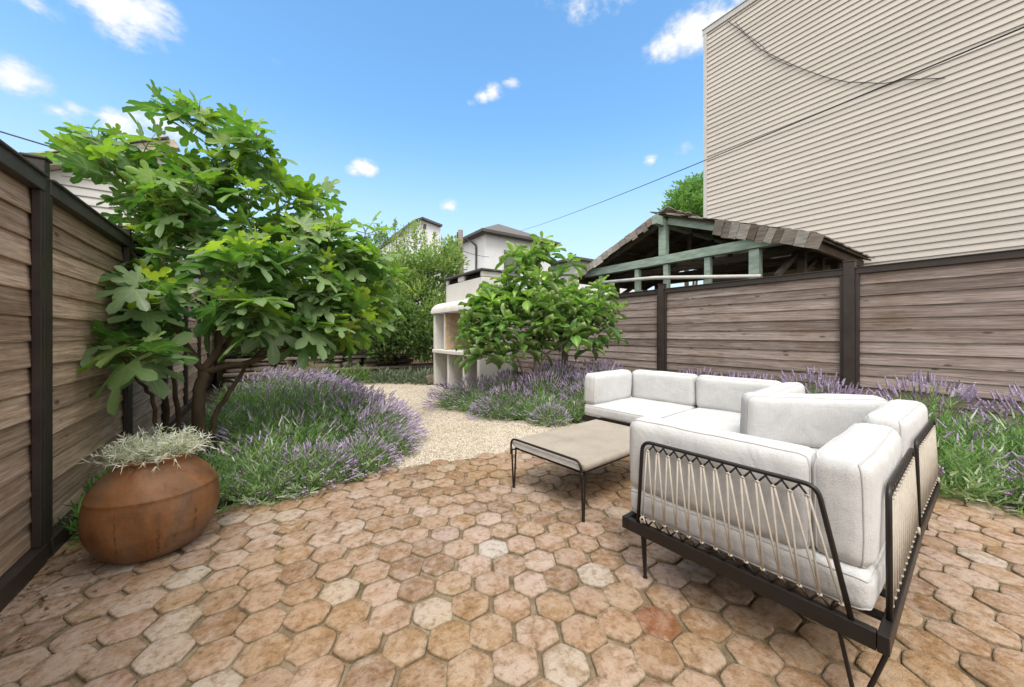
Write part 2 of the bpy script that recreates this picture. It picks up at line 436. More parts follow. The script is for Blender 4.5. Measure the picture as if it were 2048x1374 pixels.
M['lav_leaf'] = m_leaf('lavender leaf', [(0, (0.065, 0.1381, 0.04875)), (.35, (0.117, 0.2356, 0.0585)), (.65, (0.1869, 0.3169, 0.078)), (.85, (0.3006, 0.3819, 0.2113)), (1, (0.4875, 0.5363, 0.4387))], (0.325, 0.39, 0.26), .25, .6)
M['grass_leaf'] = m_leaf('bright ground leaf', [(0, (0.0621, 0.1518, 0.03036)), (.5, (0.1173, 0.2622, 0.0414)), (1, (0.207, 0.3588, 0.069))], (0.207, 0.3036, 0.138), .3, .55)
M['silver_leaf'] = m_leaf('silver leaf', [(0, (0.276, 0.3035, 0.2345)), (.5, (0.4967, 0.5105, 0.4277)), (1, (0.8004, 0.7865, 0.7314))], (0.6899, 0.6899, 0.6347), .2, .7)
M['sage_leaf'] = m_leaf('grey sage leaf', [(0, (0.0805, 0.115, 0.069)), (.5, (0.1495, 0.1955, 0.1265)), (1, (0.253, 0.299, 0.2185))], (0.2875, 0.322, 0.253), .25, .65)
def m_flower():
    t = NT('lavender flower')
    c = t.ramp(t.attr('rnd'), [(0, (.17, .135, .155)), (.3, (.28, .22, .29)), (.6, (.37, .285, .44)), (.85, (.47, .39, .56)), (1, (.55, .51, .55))])
    return t.done(t.pbr(c, .75, None, .15))
M['flower'] = m_flower()
SKY_STR = .12; SUN_E = 1.4; SUN_ANGLE = 20; EXPO = 1.16; CLOUD = 4.2; SKY_SAT = 1.2; SKY_VAL = 1.2; FILL_CLOUD = 7.2; HAZE = 3.5
# ---------------------------------------------------------------- the ground
def sheet(name, outline, z, mat, kind='structure'):
    b = MB(); b.add([(x, y, z) for x, y in outline], [tuple(range(len(outline)))])
    return tag(b.build(name, mat, fix=False), kind=kind)
sheet('ground', [(-400, -400), (400, -400), (400, 400), (-400, 400)], -.05, M['earth'])
sheet('garden_soil', [(-.9, 2.2), (5.7, 2.2), (5.7, 13), (-.9, 13)], -.034, M['soil'])
sheet('patio_bed', [(-.95, -3.6), (5.75, -3.6), (5.75, 2.98), (4.0, 2.86), (1.86, 2.80), (1.05, 3.0), (-.2, 2.93), (-.95, 2.88)], -.0105, M['grout'])

LEFT_BED = [(-.88, 2.86), (-.25, 2.93), (.32, 2.86), (.78, 3.08), (1.12, 3.45), (1.30, 4.05), (1.28, 4.9), (1.12, 5.8), (.95, 6.9), (.7, 8.3), (-.88, 8.6)]
RIGHT_BED = [(3.05, 3.15), (5.66, 3.0), (5.66, 9), (4.0, 9), (3.8, 7.5), (3.0, 7.4), (2.72, 5.6), (2.18, 5.3), (2.25, 4.6), (2.55, 3.75)]
FENCE_BED = [(5.66, 3.0), (4.55, 2.9), (4.35, 2.0), (4.2, 1.2), (3.85, .55), (3.62, .15), (3.75, -.6), (4.1, -1.6), (5.66, -2.2)]
def inside(p, poly):
    x, y = p; c = False; n = len(poly)
    for i in range(n):
        x1, y1 = poly[i]; x2, y2 = poly[i - 1]
        if (y1 > y) != (y2 > y) and x < (x2 - x1) * (y - y1) / (y2 - y1) + x1: c = not c
    return c
def sub(poly, k=6, amp=.03, seed=1):
    r = random.Random(seed); out = []
    for i in range(len(poly)):
        a = Vector(poly[i]); b = Vector(poly[(i + 1) % len(poly)])
        for j in range(k):
            p = a.lerp(b, j / k); out.append((p.x + r.uniform(-amp, amp), p.y + r.uniform(-amp, amp)))
    return out
# gravel: one rolling sheet, plus loose stones
gx = np.linspace(.3, 4.2, 60); gy = np.linspace(2.62, 9.2, 100)
b = MB(); vs = []; fs = []
for j, y in enumerate(gy):
    for i, x in enumerate(gx):
        vs.append((x, y, -.012 + .014 * mnoise.noise(Vector((x * 1.3, y * 1.3, 0))) + .005 * mnoise.noise(Vector((x * 6, y * 6, 2))) - .02 * max(0, min(1, (2.96 - .15 * max(0, min(1, (x - 1.0) / .9)) - y) / .05))))
for j in range(len(gy) - 1):
    for i in range(len(gx) - 1):
        a = j * len(gx) + i; c = (gx[i], gy[j])
        if inside(c, RIGHT_BED) and inside((c[0] - .15, c[1]), RIGHT_BED): continue
        fs.append((a, a + 1, a + 1 + len(gx), a + len(gx)))
b.add(vs, fs); tag(b.build('gravel_path', M['gravel'], smooth=True, fix=False), kind='structure')
L = Leaves(); r = np.random.RandomState(3)
octa = np.array([(1, 0, 0), (-1, 0, 0), (0, 1, 0), (0, -1, 0), (0, 0, 1), (0, 0, -1)], float)
octf = np.array([(0, 2, 4), (2, 1, 4), (1, 3, 4), (3, 0, 4), (2, 0, 5), (1, 2, 5), (3, 1, 5), (0, 3, 5)])
k = 0
while k < 16000:
    x, y = r.uniform(.9, 3.5), 2.78 + 5.4 * r.rand() ** 1.6
    if inside((x, y), LEFT_BED) or inside((x, y), RIGHT_BED): continue
    if y < 2.96 - .12 * max(0, min(1, (x - 1.0) / .9)) and r.rand() < .93: continue
    s = r.uniform(.004, .0105)
    q = frame(r.randn(3), r.randn(3))
    z = -.012 + .014 * mnoise.noise(Vector((x * 1.3, y * 1.3, 0))) + s * .3
    L.add((octa * np.array([s * r.uniform(.8, 1.5), s, s * r.uniform(.55, .9)]) * r.uniform(.75, 1.2, (6, 1))) @ q.T + np.array([x, y, z]), octf, r.rand())
    k += 1
tag(L.build('gravel_stones', M['pebble'], smooth=False), 'loose pale gravel stones on the garden path', 'gravel', kind='stuff')

# hexagonal tiles, rows running down the garden
P = .160
b = MB(); tr = random.Random(11)
row = 0; x = -.96
while x < 5.7:
    y = -3.5 + (P / 2 if row % 2 else 0) + .02 * math.sin(row * 1.7)
    while y < 3.05:
        cx, cy = x + tr.gauss(0, .0035), y + tr.gauss(0, .0035)
        edge = 2.97 - .17 * max(0, min(1, (cx - 1.0) / .9)) + (.13 * max(0, min(1, (cx - 2.2) / 2)))
        ok = cy < edge + tr.uniform(-.05, .03) and -.90 < cx < 5.62 and not inside((cx, cy), LEFT_BED) and not (inside((cx - .1, cy + .02), FENCE_BED))
        if ok:
            rr = tr.random()
            rad = P / math.sqrt(3) * tr.uniform(.945, .985)
            if abs(cx - 1.285) < P * .44 and abs(cy - .773) < P * .5: rr = 45.9998 / 91.7
            tilt = Vector((tr.gauss(0, .012), tr.gauss(0, .012))); up = tr.gauss(0, .0018); rot = tr.gauss(0, .02)
            out = []
            cut = tr.uniform(.12, .24)
            cs = [Vector((math.cos(R(60 * q) + rot), math.sin(R(60 * q) + rot))) * rad * tr.uniform(.965, 1.03) for q in range(6)]
            for q in range(6):
                p0, p1, p2 = cs[q - 1], cs[q], cs[(q + 1) % 6]
                out += [p1.lerp(p0, cut), p1.lerp((p0 + p2) / 2, cut * .42), p1.lerp(p2, cut)]
                mid = p1.lerp(p2, .5); out.append(mid * tr.uniform(.985, 1.025))
            n = len(out)
            rings = [(1.0, -.018, .9), (1.0, -.0035, 1.0), (.975, -.0006, .7), (.91, .0008, .2), (.62, .0014, 0.0)]
            vs = []; ax = []
            for sc, z, e in rings:
                for p in out:
                    w = p * sc * (1 + .012 * tr.uniform(-1, 1))
                    vs.append((cx + w.x, cy + w.y, z + up + tilt.dot(w) + .0012 * mnoise.noise(Vector((cx * 9 + w.x * 22, cy * 9 + w.y * 22, rr))))); ax.append(e)
            vs.append((cx, cy, .0016 + up)); ax.append(0)
            fs = []
            for q in range(len(rings) - 1):
                for j in range(n):
                    a = q * n + j; c = q * n + (j + 1) % n
                    fs.append((a, c, c + n, a + n))
            q = (len(rings) - 1) * n
            for j in range(n): fs.append((q + j, q + (j + 1) % n, len(vs) - 1))
            b.add(vs, fs, rr, ax)
        y += P
    row += 1; x += P * math.sqrt(3) / 2
tag(b.build('patio_tiles', M['tile'], smooth=True, fix=False), kind='structure')

# ---------------------------------------------------------------- fences
def board_panel(name, x, y0, y1, z0, z1, nb, mat, parent, face, seed):
    """horizontal lapped boards; face = +1 looks to +X, -1 looks to -X"""
    r = random.Random(seed); b = MB(); h = (z1 - z0) / nb
    for i in range(nb):
        za, zb = z0 + i * h, z0 + (i + 1) * h
        rnd = r.random(); off = r.uniform(-.003, .003); k = 10
        vs = []; fs = []
        ph = r.uniform(0, 9)
        for j in range(k + 1):
            y = y0 + (y1 - y0) * j / k
            w = .006 * mnoise.noise(Vector((y * 1.7, ph, i))); w2 = .003 * mnoise.noise(Vector((y * 5, ph, i + 50)))
            lo = za + .004 + w + w2; hi = zb + .004
            prof = [(x - face * .012, lo), (x + face * (.0145 + off), lo), (x + face * (.016 + off), lo + .005), (x + face * (.003 + off), hi), (x - face * .012, hi)]
            vs += [(px, y, pz) for px, pz in prof]
        for j in range(k):
            for q in range(5):
                a = j * 5 + q; c = j * 5 + (q + 1) % 5
                fs.append((a, c, c + 5, a + 5))
        fs += [(0, 1, 2, 3, 4), tuple(k * 5 + q for q in (4, 3, 2, 1, 0))]
        b.add(vs, fs, rnd)
    return b.build(name, mat, parent)
def fence(name, label, x, face, ys, mat, post, jamb, frame_m, top_m, group, zt, rz=0.0, yb=None, nb=13):
    root = tag(empty(name, (x, ys[0] if yb is None else yb, 0), rz), label, 'fence')
    pw, pd = post
    for i, y in enumerate(ys):
        b = MB(); b.box((face * (pd / 2 - .02), y - ys[0], .96), (pd, pw, 1.92 + .03)); b.box((face * (pd / 2 - .02), y - ys[0], 1.942), (pd + .014, pw + .014, .014))
        b.build('post', frame_m, root, bevel=.004)
        if i == len(ys) - 1: break
        a = y - ys[0] + pw / 2; c = ys[i + 1] - ys[0] - pw / 2
        board_panel('board_panel', 0, a + .001, c - .001, .09, zt - .062, nb, mat, root, face, int(1000 + y * 77 + x * 13))
        b = MB(); b.box((face * .028, (a + c) / 2, zt - .03), (.05, c - a - .002, .066)); b.box((face * .024, (a + c) / 2, zt + .009), (.085, c - a - .002, .012))
        b.build('top_rail', top_m, root, bevel=.003)
        b = MB(); b.box((face * .032, (a + c) / 2, .045), (.055, c - a - .002, .088)); b.build('bottom_rail', frame_m, root, bevel=.003)
        for yy in (a + jamb / 2 + .001, c - jamb / 2 - .001):
            b = MB(); b.box((face * .034, yy, (.09 + zt - .064) / 2), (.03, jamb, zt - .064 - .09 - .003))
            b.build('jamb', frame_m, root, bevel=.002)
    return root
fence('board_fence', 'weathered brown board fence in dark frame behind the clay jar and fig tree', -.90, 1,
      [-2.82 + 1.39 * i for i in range(11)], M['fence_left'], (.055, .07), .03, M['frame_dark'], M['frame_grey'], None, 1.845, nb=14)
fence('board_fence', 'long weathered board fence with black posts behind the white sofa', 5.70, -1,
      [-3.57 + 2.42 * i for i in range(7)], M['fence_right'], (.10, .09), .035, M['frame_dark'], M['frame_dark'], None, 1.85)

fence('board_fence', 'board fence across the far end of the garden, glimpsed behind the shrubs', 5.64, 1,
      [2.2 * i for i in range(4)], M['fence_left'], (.09, .08), .03, M['frame_dark'], M['frame_dark'], None, 1.85, R(90), 12.0)
# ---------------------------------------------------------------- soft furniture
def cushion_mesh(lx, ly, lz, rad, puff, seed, n=22, crush=.004):
    """a filled box cushion with soft edges, centred on its base; returns verts, faces and the seam paths along its two largest faces"""
    r = random.Random(seed); sd = r.uniform(0, 50)
    L3 = (lx, ly, lz); mn = min(L3); thin = L3.index(mn)
    def shape(p):
        p = Vector(p); q = Vector((0, 0, 0))
        h = [l / 2 for l in L3]
        c = Vector([max(-(h[i] - rad), min(h[i] - rad, p[i])) for i in range(3)])
        d = p - c
        if d.length > 1e-9: p = c + d.normalized() * min(d.length, rad) if d.length > rad else p
        # fullness: pushes the big faces out in the middle, pulls long edges in between corners
        u = [p[i] / h[i] for i in range(3)]
        o = [i for i in range(3) if i != thin]
        w = (1 - u[o[0]] ** 2) * (1 - u[o[1]] ** 2)
        p[thin] += math.copysign(puff * max(0, w) ** .6, u[thin]) * min(1, abs(u[thin]) * 1.3)
        for a_, b_ in ((o[0], o[1]), (o[1], o[0])):
            p[a_] *= 1 - .012 * (1 - u[b_] ** 2) * (1 - u[thin] ** 2) * 0 + .008 * (1 - u[thin] ** 2) * (1 - u[b_] ** 2)
        nv = mnoise.noise_vector(p * 6 + Vector((sd, 0, 0))) * crush + mnoise.noise_vector(p * 17 + Vector((0, sd, 0))) * crush * .35
        return p + nv
    vs = []; fs = []; idx = {}
    def vid(p):
        key = tuple(round(c, 5) for c in p)
        if key not in idx: idx[key] = len(vs); vs.append(p)
        return idx[key]
    def lin(l):
        h = l / 2; k = max(4, int(n * l / max(L3)))
        inner = [-(h - rad) + (2 * (h - rad)) * i / k for i in range(k + 1)]
        e = [-h, -h + rad * .10, -h + rad * .38, -h + rad * .7]
        return e + inner + [-v for v in reversed(e)]
    G = [lin(l) for l in L3]
    for ax in range(3):
        a, c = [i for i in range(3) if i != ax]
        for sg in (-1, 1):
            for i in range(len(G[a]) - 1):
                for j in range(len(G[c]) - 1):
                    q = []
                    for (ii, jj) in ((i, j), (i + 1, j), (i + 1, j + 1), (i, j + 1)):
                        p = [0, 0, 0]; p[a] = G[a][ii]; p[c] = G[c][jj]; p[ax] = sg * L3[ax] / 2
                        q.append(vid(tuple(p)))
                    fs.append(tuple(q))
    out = [shape(v) for v in vs]
    seams = []
    o = [i for i in range(3) if i != thin]
    for sg in (-1, 1):
        path = []
        ha, hb = L3[o[0]] / 2, L3[o[1]] / 2
        N = 26
        def sp(a, b_):
            p = [0, 0, 0]; p[o[0]] = a; p[o[1]] = b_; p[thin] = sg * (L3[thin] / 2 - rad * .30)
            return shape(p) 
        rc = rad * .85
        for (ca, cb, s0) in ((ha - rc, hb - rc, 0), (-ha + rc, hb - rc, 90), (-ha + rc, -hb + rc, 180), (ha - rc, -hb + rc, 270)):
            pass
        cors = [(ha, hb), (-ha, hb), (-ha, -hb), (ha, -hb)]
        for q in range(4):
            a0, b0 = cors[q]; a1, b1 = cors[(q + 1) % 4]
            for k_ in range(N):
                f = k_ / N; f = .5 - .5 * math.cos(math.pi * f) if True else f
                path.append(sp(a0 + (a1 - a0) * f, b0 + (b1 - b0) * f))
        path.append(path[0])
        seams.append(path)
    return out, fs, seams
def cushion(name, parent, c, d, seed, rz=0.0, tilt=(0, 0), rad=.045, puff=.018, label=None, crush=.004):
    """c: centre, d: size; tilt about local X and Y"""
    vs, fs, seams = cushion_mesh(d[0], d[1], d[2], min(rad, min(d) * .45), puff, seed, crush=crush)
    Mx = Matrix.Translation(c) @ Matrix.Rotation(rz, 4, 'Z') @ Matrix.Rotation(tilt[0], 4, 'X') @ Matrix.Rotation(tilt[1], 4, 'Y')
    b = MB(); b.add([Mx @ v for v in vs], fs)
    o = b.build(name, M['cushion'], parent, smooth=True)
    b = MB()
    for s in seams:
        b.tube([Mx @ p for p in s], .0032, 6, cap=False)
    p = b.build('piping', M['piping'], o, smooth=True)
    if label: o['label'] = label
    return o

def rail_frame(parent, lx, ly, z0=.221, z1=.273, w=.026):
    b = MB(); zc = (z0 + z1) / 2; h = z1 - z0
    b.box((lx / 2, w / 2, zc), (lx, w, h)); b.box((lx / 2, ly - w / 2, zc), (lx, w, h))
    b.box((w / 2, ly / 2, zc), (w, ly - 2 * w - .002, h)); b.box((lx - w / 2, ly / 2, zc), (w, ly - 2 * w - .002, h))
    for i in range(1, 6):
        b.box((lx * i / 6, ly / 2, z0 + .025), (.04, ly - 2 * w - .004, .012))
    return b.build('base_frame', M['black_metal'], parent, bevel=.003)
def hairpin(parent, x, y, ztop, gap, ang, splay=(0, 0)):
    """two rods that meet in a small foot on the ground"""
    dx, dy = math.cos(ang) * gap / 2, math.sin(ang) * gap / 2
    fx, fy = x + splay[0], y + splay[1]
    b = MB()
    ux, uy = math.cos(ang) * .006, math.sin(ang) * .006
    b.tube([(x - dx, y - dy, ztop + .02), (x - dx, y - dy, ztop - .005), (fx - ux, fy - uy, .012), (fx - ux * .4, fy - uy * .4, .006)], .0062, 8)
    b.tube([(x + dx, y + dy, ztop + .02), (x + dx, y + dy, ztop - .005), (fx + ux, fy + uy, .012), (fx + ux * .4, fy + uy * .4, .006)], .0062, 8)
    b.lathe([(.0, .0015), (.011, .0015), (.011, .007), (.0, .009)], 10)
    k = len(b.V) - 40
    for i in range(k, len(b.V)):
        v = b.V[i]; b.V[i] = (v[0] + fx, v[1] + fy, v[2])
    return b.build('leg', M['black_metal'], parent, smooth=True)
def arc(p0, p1, p2, r, k=6):
    """points that round the corner p1 of the path p0-p1-p2"""
    p0, p1, p2 = Vector(p0), Vector(p1), Vector(p2)
    a = p1 + (p0 - p1).normalized() * r; c = p1 + (p2 - p1).normalized() * r
    return [a.lerp(p1, t / k).lerp(p1.lerp(c, t / k), t / k) for t in range(k + 1)]
def rope_back(parent, o, u, n, wb, wt, inset, lean, z0=.274, h=.325, hooks=12):
    """bent rod frame laced with rope. o: foot of the first upright, u: direction along the frame, n: inward direction"""
    o = Vector((o[0], o[1], z0)); u = Vector(u); n = Vector(n); z = Vector((0, 0, 1))
    bl = o; br = o + u * wb; tl = o + u * inset + n * lean + z * h; tr_ = o + u * (inset + wt) + n * lean + z * h
    path = [bl - z * .02] + arc(bl, tl, tr_, .035) + arc(tl, tr_, br, .045) + [br - z * .02]
    b = MB(); b.tube(path, .0078, 10); fr = b.build('back_frame', M['black_metal'], parent, smooth=True)
    zz = MB(); rp = MB()
    up = (tl - bl); 
    p = (wt - .05) / hooks
    T = []; 
    top0 = tl + u * .022
    upn = (n * lean + z * h).normalized()
    zig = []
    for i in range(hooks + 1):
        H = top0 + u * (p * i) - upn * .038; T.append(H)
        zig.append(H)
        if i < hooks: zig.append(top0 + u * (p * (i + .5)) - upn * .009)
    for i in range(len(zig) - 1): zz.tube([zig[i], zig[i + 1]], .0036, 5)
    pb = (wb - .05) / (hooks + 1)
    B = []; zb = []
    for i in range(hooks + 2):
        H = bl + u * (.025 + pb * i) + upn * .034; B.append(H)
        zb.append(H)
        if i < hooks + 1: zb.append(bl + u * (.025 + pb * (i + .5)) + upn * .002)
    for i in range(len(zb) - 1): zz.tube([zb[i], zb[i + 1]], .0036, 5)
    for i, H in enumerate(T):
        for q in (0, 1):
            a = H - n * .004 + u * (.004 * (1 if q else -1)); c = B[i + q] - n * .004
            rp.tube([a, a.lerp(c, .5) - n * .001, c], .0037, 6)
        rp.tube([H - u * .007 - n * .004, H + upn * .004 - n * .004, H + u * .007 - n * .004], .0042, 6)
    for c in B: rp.tube([c - u * .006 - n * .004, c - upn * .003 - n * .004, c + u * .006 - n * .004], .0042, 6)
    e = B[-1] - n * .008
    rp.tube([e, e - upn * .012 + u * .008, e - upn * .03 + u * .003], .0042, 6); rp.tube([e, e - upn * .008 - u * .010, e - upn * .024 - u * .012], .0042, 6)
    zz.build('lacing_hooks', M['black_metal'], fr, smooth=True)
    rp.build('rope_lacing', M['rope'], fr, smooth=True)
    return fr
GRP = 'white modular garden sofa set'
# nearest corner seat
s = tag(empty('corner_seat', (1.402, .232, 0), R(3.4)), 'nearest white cushioned corner seat with rope-laced back in black metal frame', 'sofa', GRP)
rail_frame(s, .875, .85)
cushion('seat_cushion', s, (.452, .445, .335), (.815, .815, .125), 1, rad=.04, puff=.010)
cushion('back_cushion', s, (.125, .52, .545), (.15, .68, .335), 2, tilt=(0, R(1.0)), rad=.05, puff=.010)
cushion('back_cushion', s, (.41, .118, .555), (.70, .15, .335), 3, tilt=(R(-1), 0), rad=.05, puff=.010)
rope_back(s, (.010, .075, 0), (0, 1, 0), (1, 0, 0), .70, .60, .085, .012, h=.355)
f = rope_back(s, (.09, .010, 0), (1, 0, 0), (0, 1, 0), .745, .635, .09, .012, h=.355)
hairpin(s, .05, .06, .213, .105, R(100), (.0, .01)); hairpin(s, .055, .775, .213, .055, R(20), (.012, .0))
hairpin(s, .815, .05, .213, .05, R(20)); hairpin(s, .82, .79, .213, .05, R(20))
# middle seat
s = tag(empty('middle_seat', (2.305, .287, 0), R(2.2)), 'white cushioned seat behind the nearest corner seat, its single rope back towards the lavender', 'sofa', GRP)
rail_frame(s, .82, .80)
cushion('seat_cushion', s, (.415, .425, .335), (.79, .76, .125), 4, rad=.04, puff=.010)
cushion('back_cushion', s, (.40, .118, .555), (.735, .15, .335), 5, tilt=(R(-1), 0), rad=.05, puff=.010)
rope_back(s, (.035, .010, 0), (1, 0, 0), (0, 1, 0), .75, .70, .025, .012, h=.355)
hairpin(s, .05, .05, .213, .05, R(20)); hairpin(s, .77, .05, .213, .06, R(20)); hairpin(s, .05, .75, .213, .05, R(20)); hairpin(s, .77, .75, .213, .05, R(20))
# loose cushion
t = tag(empty('loose_cushion', (2.765, .765, .40)), 'large loose white back cushion standing slantwise on the middle seat', 'cushion')
cushion('cover', t, (.035, .04, .163), (.765, .14, .325), 6, rz=R(-45.5), tilt=(R(5), 0), rad=.05, puff=.014)
# far sofa
s = tag(empty('long_sofa', (2.83, 1.02, 0), R(5.5)), 'long low white two-seat sofa in front of the board fence', 'sofa', GRP)
rail_frame(s, .84, 1.62)
cushion('seat_cushion', s, (.415, .40, .335), (.83, .79, .125), 7, rad=.04, puff=.010)
cushion('seat_cushion', s, (.415, 1.21, .335), (.83, .80, .125), 8, rad=.04, puff=.010)
cushion('back_cushion', s, (.735, .46, .545), (.15, .675, .315), 9, tilt=(0, R(-1)), rad=.05, puff=.014)
cushion('back_cushion', s, (.735, 1.145, .545), (.15, .675, .315), 10, tilt=(0, R(-1)), rad=.05, puff=.014)
cushion('arm_cushion', s, (.335, 1.535, .545), (.67, .15, .315), 11, tilt=(R(3), 0), rad=.05, puff=.014)
cushion('arm_cushion', s, (.36, .055, .545), (.90, .15, .315), 12, tilt=(R(-3), 0), rad=.05, puff=.014)
rope_back(s, (.83, .06, 0), (0, 1, 0), (-1, 0, 0), .70, .66, .02, .006, h=.355)
rope_back(s, (.83, .86, 0), (0, 1, 0), (-1, 0, 0), .70, .66, .02, .006, h=.355)
for (x, y) in ((.05, .06), (.79, .06), (.05, 1.56), (.79, 1.56)): hairpin(s, x, y, .213, .055, R(20))

# low table
s = tag(empty('low_table', (1.535, 1.50, 0), R(5.4)), 'low tan woven-top table with black bent rod ends on hairpin legs', 'table')
lx, ly, zt = 1.0, .655, .345
b = MB(); prof = []
vs, fs, seams = cushion_mesh(lx - .02, ly + .012, .048, .022, .003, 21, n=26, crush=.0015)
b.add([v + Vector((lx / 2, ly / 2, zt - .027)) for v in vs], fs); top = b.build('table_top', M['woven'], s, smooth=True)
b = MB(); b.box((0.004, ly / 2, zt - .028), (.006, ly - .05, .034)); b.build('end_panel', M['cushion'], top, bevel=.002)
for x0 in (-.006, lx + .006):
    sg = -1 if x0 < .5 else 1
    b = MB()
    a = (x0, .012, zt - .10); c = (x0, .012, zt + .012); d = (x0, ly - .012, zt + .012); e = (x0, ly - .012, zt - .10)
    b.tube([a] + arc(a, c, d, .05) + arc(c, d, e, .05) + [e], .0075, 10)
    b.build('end_bar', M['black_metal'], s, smooth=True)
b = MB()
for y in (.03, ly - .03): b.tube([(-.006, y, zt - .066), (lx + .006, y, zt - .066)], .006, 8)
for x0 in (.03, lx - .03): b.tube([(x0, .02, zt - .066), (x0, ly - .02, zt - .066)], .006, 8)
b.build('under_frame', M['black_metal'], s, smooth=True)
hairpin(s, .018, .014, zt - .070, .048, R(12)); hairpin(s, .018, ly - .014, zt - .070, .048, R(12))
hairpin(s, lx - .018, .014, zt - .070, .048, R(12)); hairpin(s, lx - .018, ly - .014, zt - .070, .048, R(12))

# ---------------------------------------------------------------- clay jar
jx, jy = -.445, 2.60
jar = tag(empty('clay_jar', (jx, jy, 0), R(20)), 'big squat old terracotta jar holding a silver spiky plant, by the left fence', 'planter')
prof = [(.0, .004), (.13, .002), (.158, .006), (.178, .018), (.208, .05), (.236, .10), (.2455, .128), (.2475, .1325), (.2485, .138), (.252, .15), (.2565, .20), (.2555, .25), (.249, .29), (.2445, .308), (.2458, .312), (.2448, .316), (.240, .322), (.226, .35),
        (.203, .383), (.178, .410), (.158, .430), (.150, .438), (.1475, .443), (.1465, .450), (.149, .460), (.154, .467), (.157, .473), (.156, .480), (.150, .4835), (.142, .482), (.138, .474), (.136, .45), (.136, .42), (.0, .42)]
def wob(a, z): return 1 + .012 * math.sin(a * 2 + 1 + z * 3) + .006 * math.sin(a * 5 + z * 11)
b = MB(); b.lathe(prof, 72, wob=wob)
body = b.build('body', M['pot'], jar, smooth=True)
b = MB(); b.lathe([(0, .455), (.06, .452), (.11, .447), (.139, .44), (.139, .425)], 40); b.build('potting_soil', M['soil'], jar, smooth=True)

L = Leaves(); r = np.random.RandomState(8)
for k in range(130):
    x = -.86 + abs(r.normal(0, .10)); y = r.uniform(1.9, 2.85)
    q = frame(np.append(r.randn(2), r.normal(0, .15)), np.array([r.normal(0, .2), r.normal(0, .2), 1]))
    s_ = r.uniform(.008, .024)
    L.add((np.array([(-.3, 0, 0), (.3, 0, 0), (.25, .6, .1), (-.2, .7, .12), (0, 1, 0)]) * s_) @ q.T + np.array([x, y, .005]), np.array([(0, 1, 2), (0, 2, 3), (3, 2, 4)]), r.rand())
M['litter'] = m_leaf('dry leaf litter', [(0, (.07, .045, .03)), (.5, (.17, .12, .07)), (1, (.33, .27, .18))], (.2, .15, .1), .1, .8)
tag(L.build('leaf_litter', M['litter'], smooth=False), 'scraps of dry leaf and chips along the foot of the left fence', 'litter', kind='stuff')
# ---------------------------------------------------------------- leaf shapes
def fig_template(lens, angs, sinus, width, seed):
    """a lobed leaf in its own plane: stalk at the origin, tip towards +Y; returns xy, vein weight, faces"""
    V = [(0, 0)]; A = [1.0]; F = []
    def pol(r_, a): return (r_ * math.sin(R(a)), r_ * math.cos(R(a)))
    S = []
    for k in range(len(angs) + 1):
        if k == 0: a = angs[0] - 28; rr = .30 * lens[0] + .06
        elif k == len(angs): a = angs[-1] + 28; rr = .30 * lens[-1] + .06
        else: a = (angs[k - 1] + angs[k]) / 2; rr = sinus * min(lens[k - 1], lens[k]) + .04
        S.append(len(V)); V.append(pol(rr, a)); A.append(0.0)
    for k, (L_, a) in enumerate(zip(lens, angs)):
        i = len(V)
        w = width
        V += [pol(.36 * L_, a), pol(.70 * L_, a), pol(L_, a)]; A += [1.0, 1.0, .55]
        for sg in (-1, 1):
            for rr, ww in ((.52, .62), (.74, 1.0), (.92, .80)):
                off = sg * ww * w * L_ / max(lens) 
                p = pol(rr * L_, a); d = (math.cos(R(a)), -math.sin(R(a)))
                V.append((p[0] + d[0] * off, p[1] + d[1] * off)); A.append(0.0)
        m1, m2, tp = i, i + 1, i + 2
        for q, Sx in ((0, S[k]), (1, S[k + 1])):
            s1, s2, s3 = i + 3 + q * 3, i + 4 + q * 3, i + 5 + q * 3
            f = [(0, Sx, m1), (Sx, s1, m1), (m1, s1, m2), (s1, s2, m2), (s2, s3, m2), (m2, s3, tp)]
            F += f if q == 0 else [(x[0], x[2], x[1]) for x in f]
    return np.array(V, float), np.array(A, np.float32), np.array(F)
FIG = [fig_template([.62, .90, 1.0, .90, .62], [-104, -50, 0, 50, 104], .60, .165, 1),
       fig_template([.55, .86, 1.0, .88, .58], [-108, -48, 0, 52, 106], .66, .175, 2),
       fig_template([.82, 1.0, .80], [-58, 0, 60], .66, .20, 3),
       fig_template([.5, .88, 1.05, .84, .5], [-112, -55, 0, 50, 110], .55, .15, 4)]
def leaf3(xy, aux, droop, fold, ripple, rs):
    """bend a flat leaf: droop along its length, edges lifted from the midribs"""
    x, y = xy[:, 0], xy[:, 1]; r_ = np.hypot(x, y)
    z = -droop * r_ ** 2 + fold * (1 - aux) * r_ + ripple * np.sin(x * 9 + rs * 6) * r_ + ripple * np.cos(y * 8 + rs * 9) * r_
    return np.stack([x, y, z], axis=1)
def oval_template(n=5, w=.22, peak=.62):
    V = []; A = []; F = []
    for i in range(n + 1):
        t = i / n
        ww = w * (math.sin(math.pi * t ** (math.log(.5) / math.log(peak))) ** .8 if 0 < t < 1 else 0)
        V += [(0, t), (-ww - .004, t - .01), (ww + .004, t - .01)]; A += [1., 0., 0.]
    for i in range(n):
        a = i * 3; c = a + 3
        F += [(a, c, a + 1), (a + 1, c, c + 1), (a, a + 2, c), (a + 2, c + 2, c)]
    return np.array(V), np.array(A, np.float32), np.array(F)
OVAL = oval_template(); SMALL = oval_template(2, .24, .5)
BL = np.array([(-.5, 0, 0), (.5, 0, 0), (-.42, .5, 0), (.42, .5, 0), (0, 1, 0)], float); BLF = np.array([(0, 1, 3), (0, 3, 2), (2, 3, 4)])
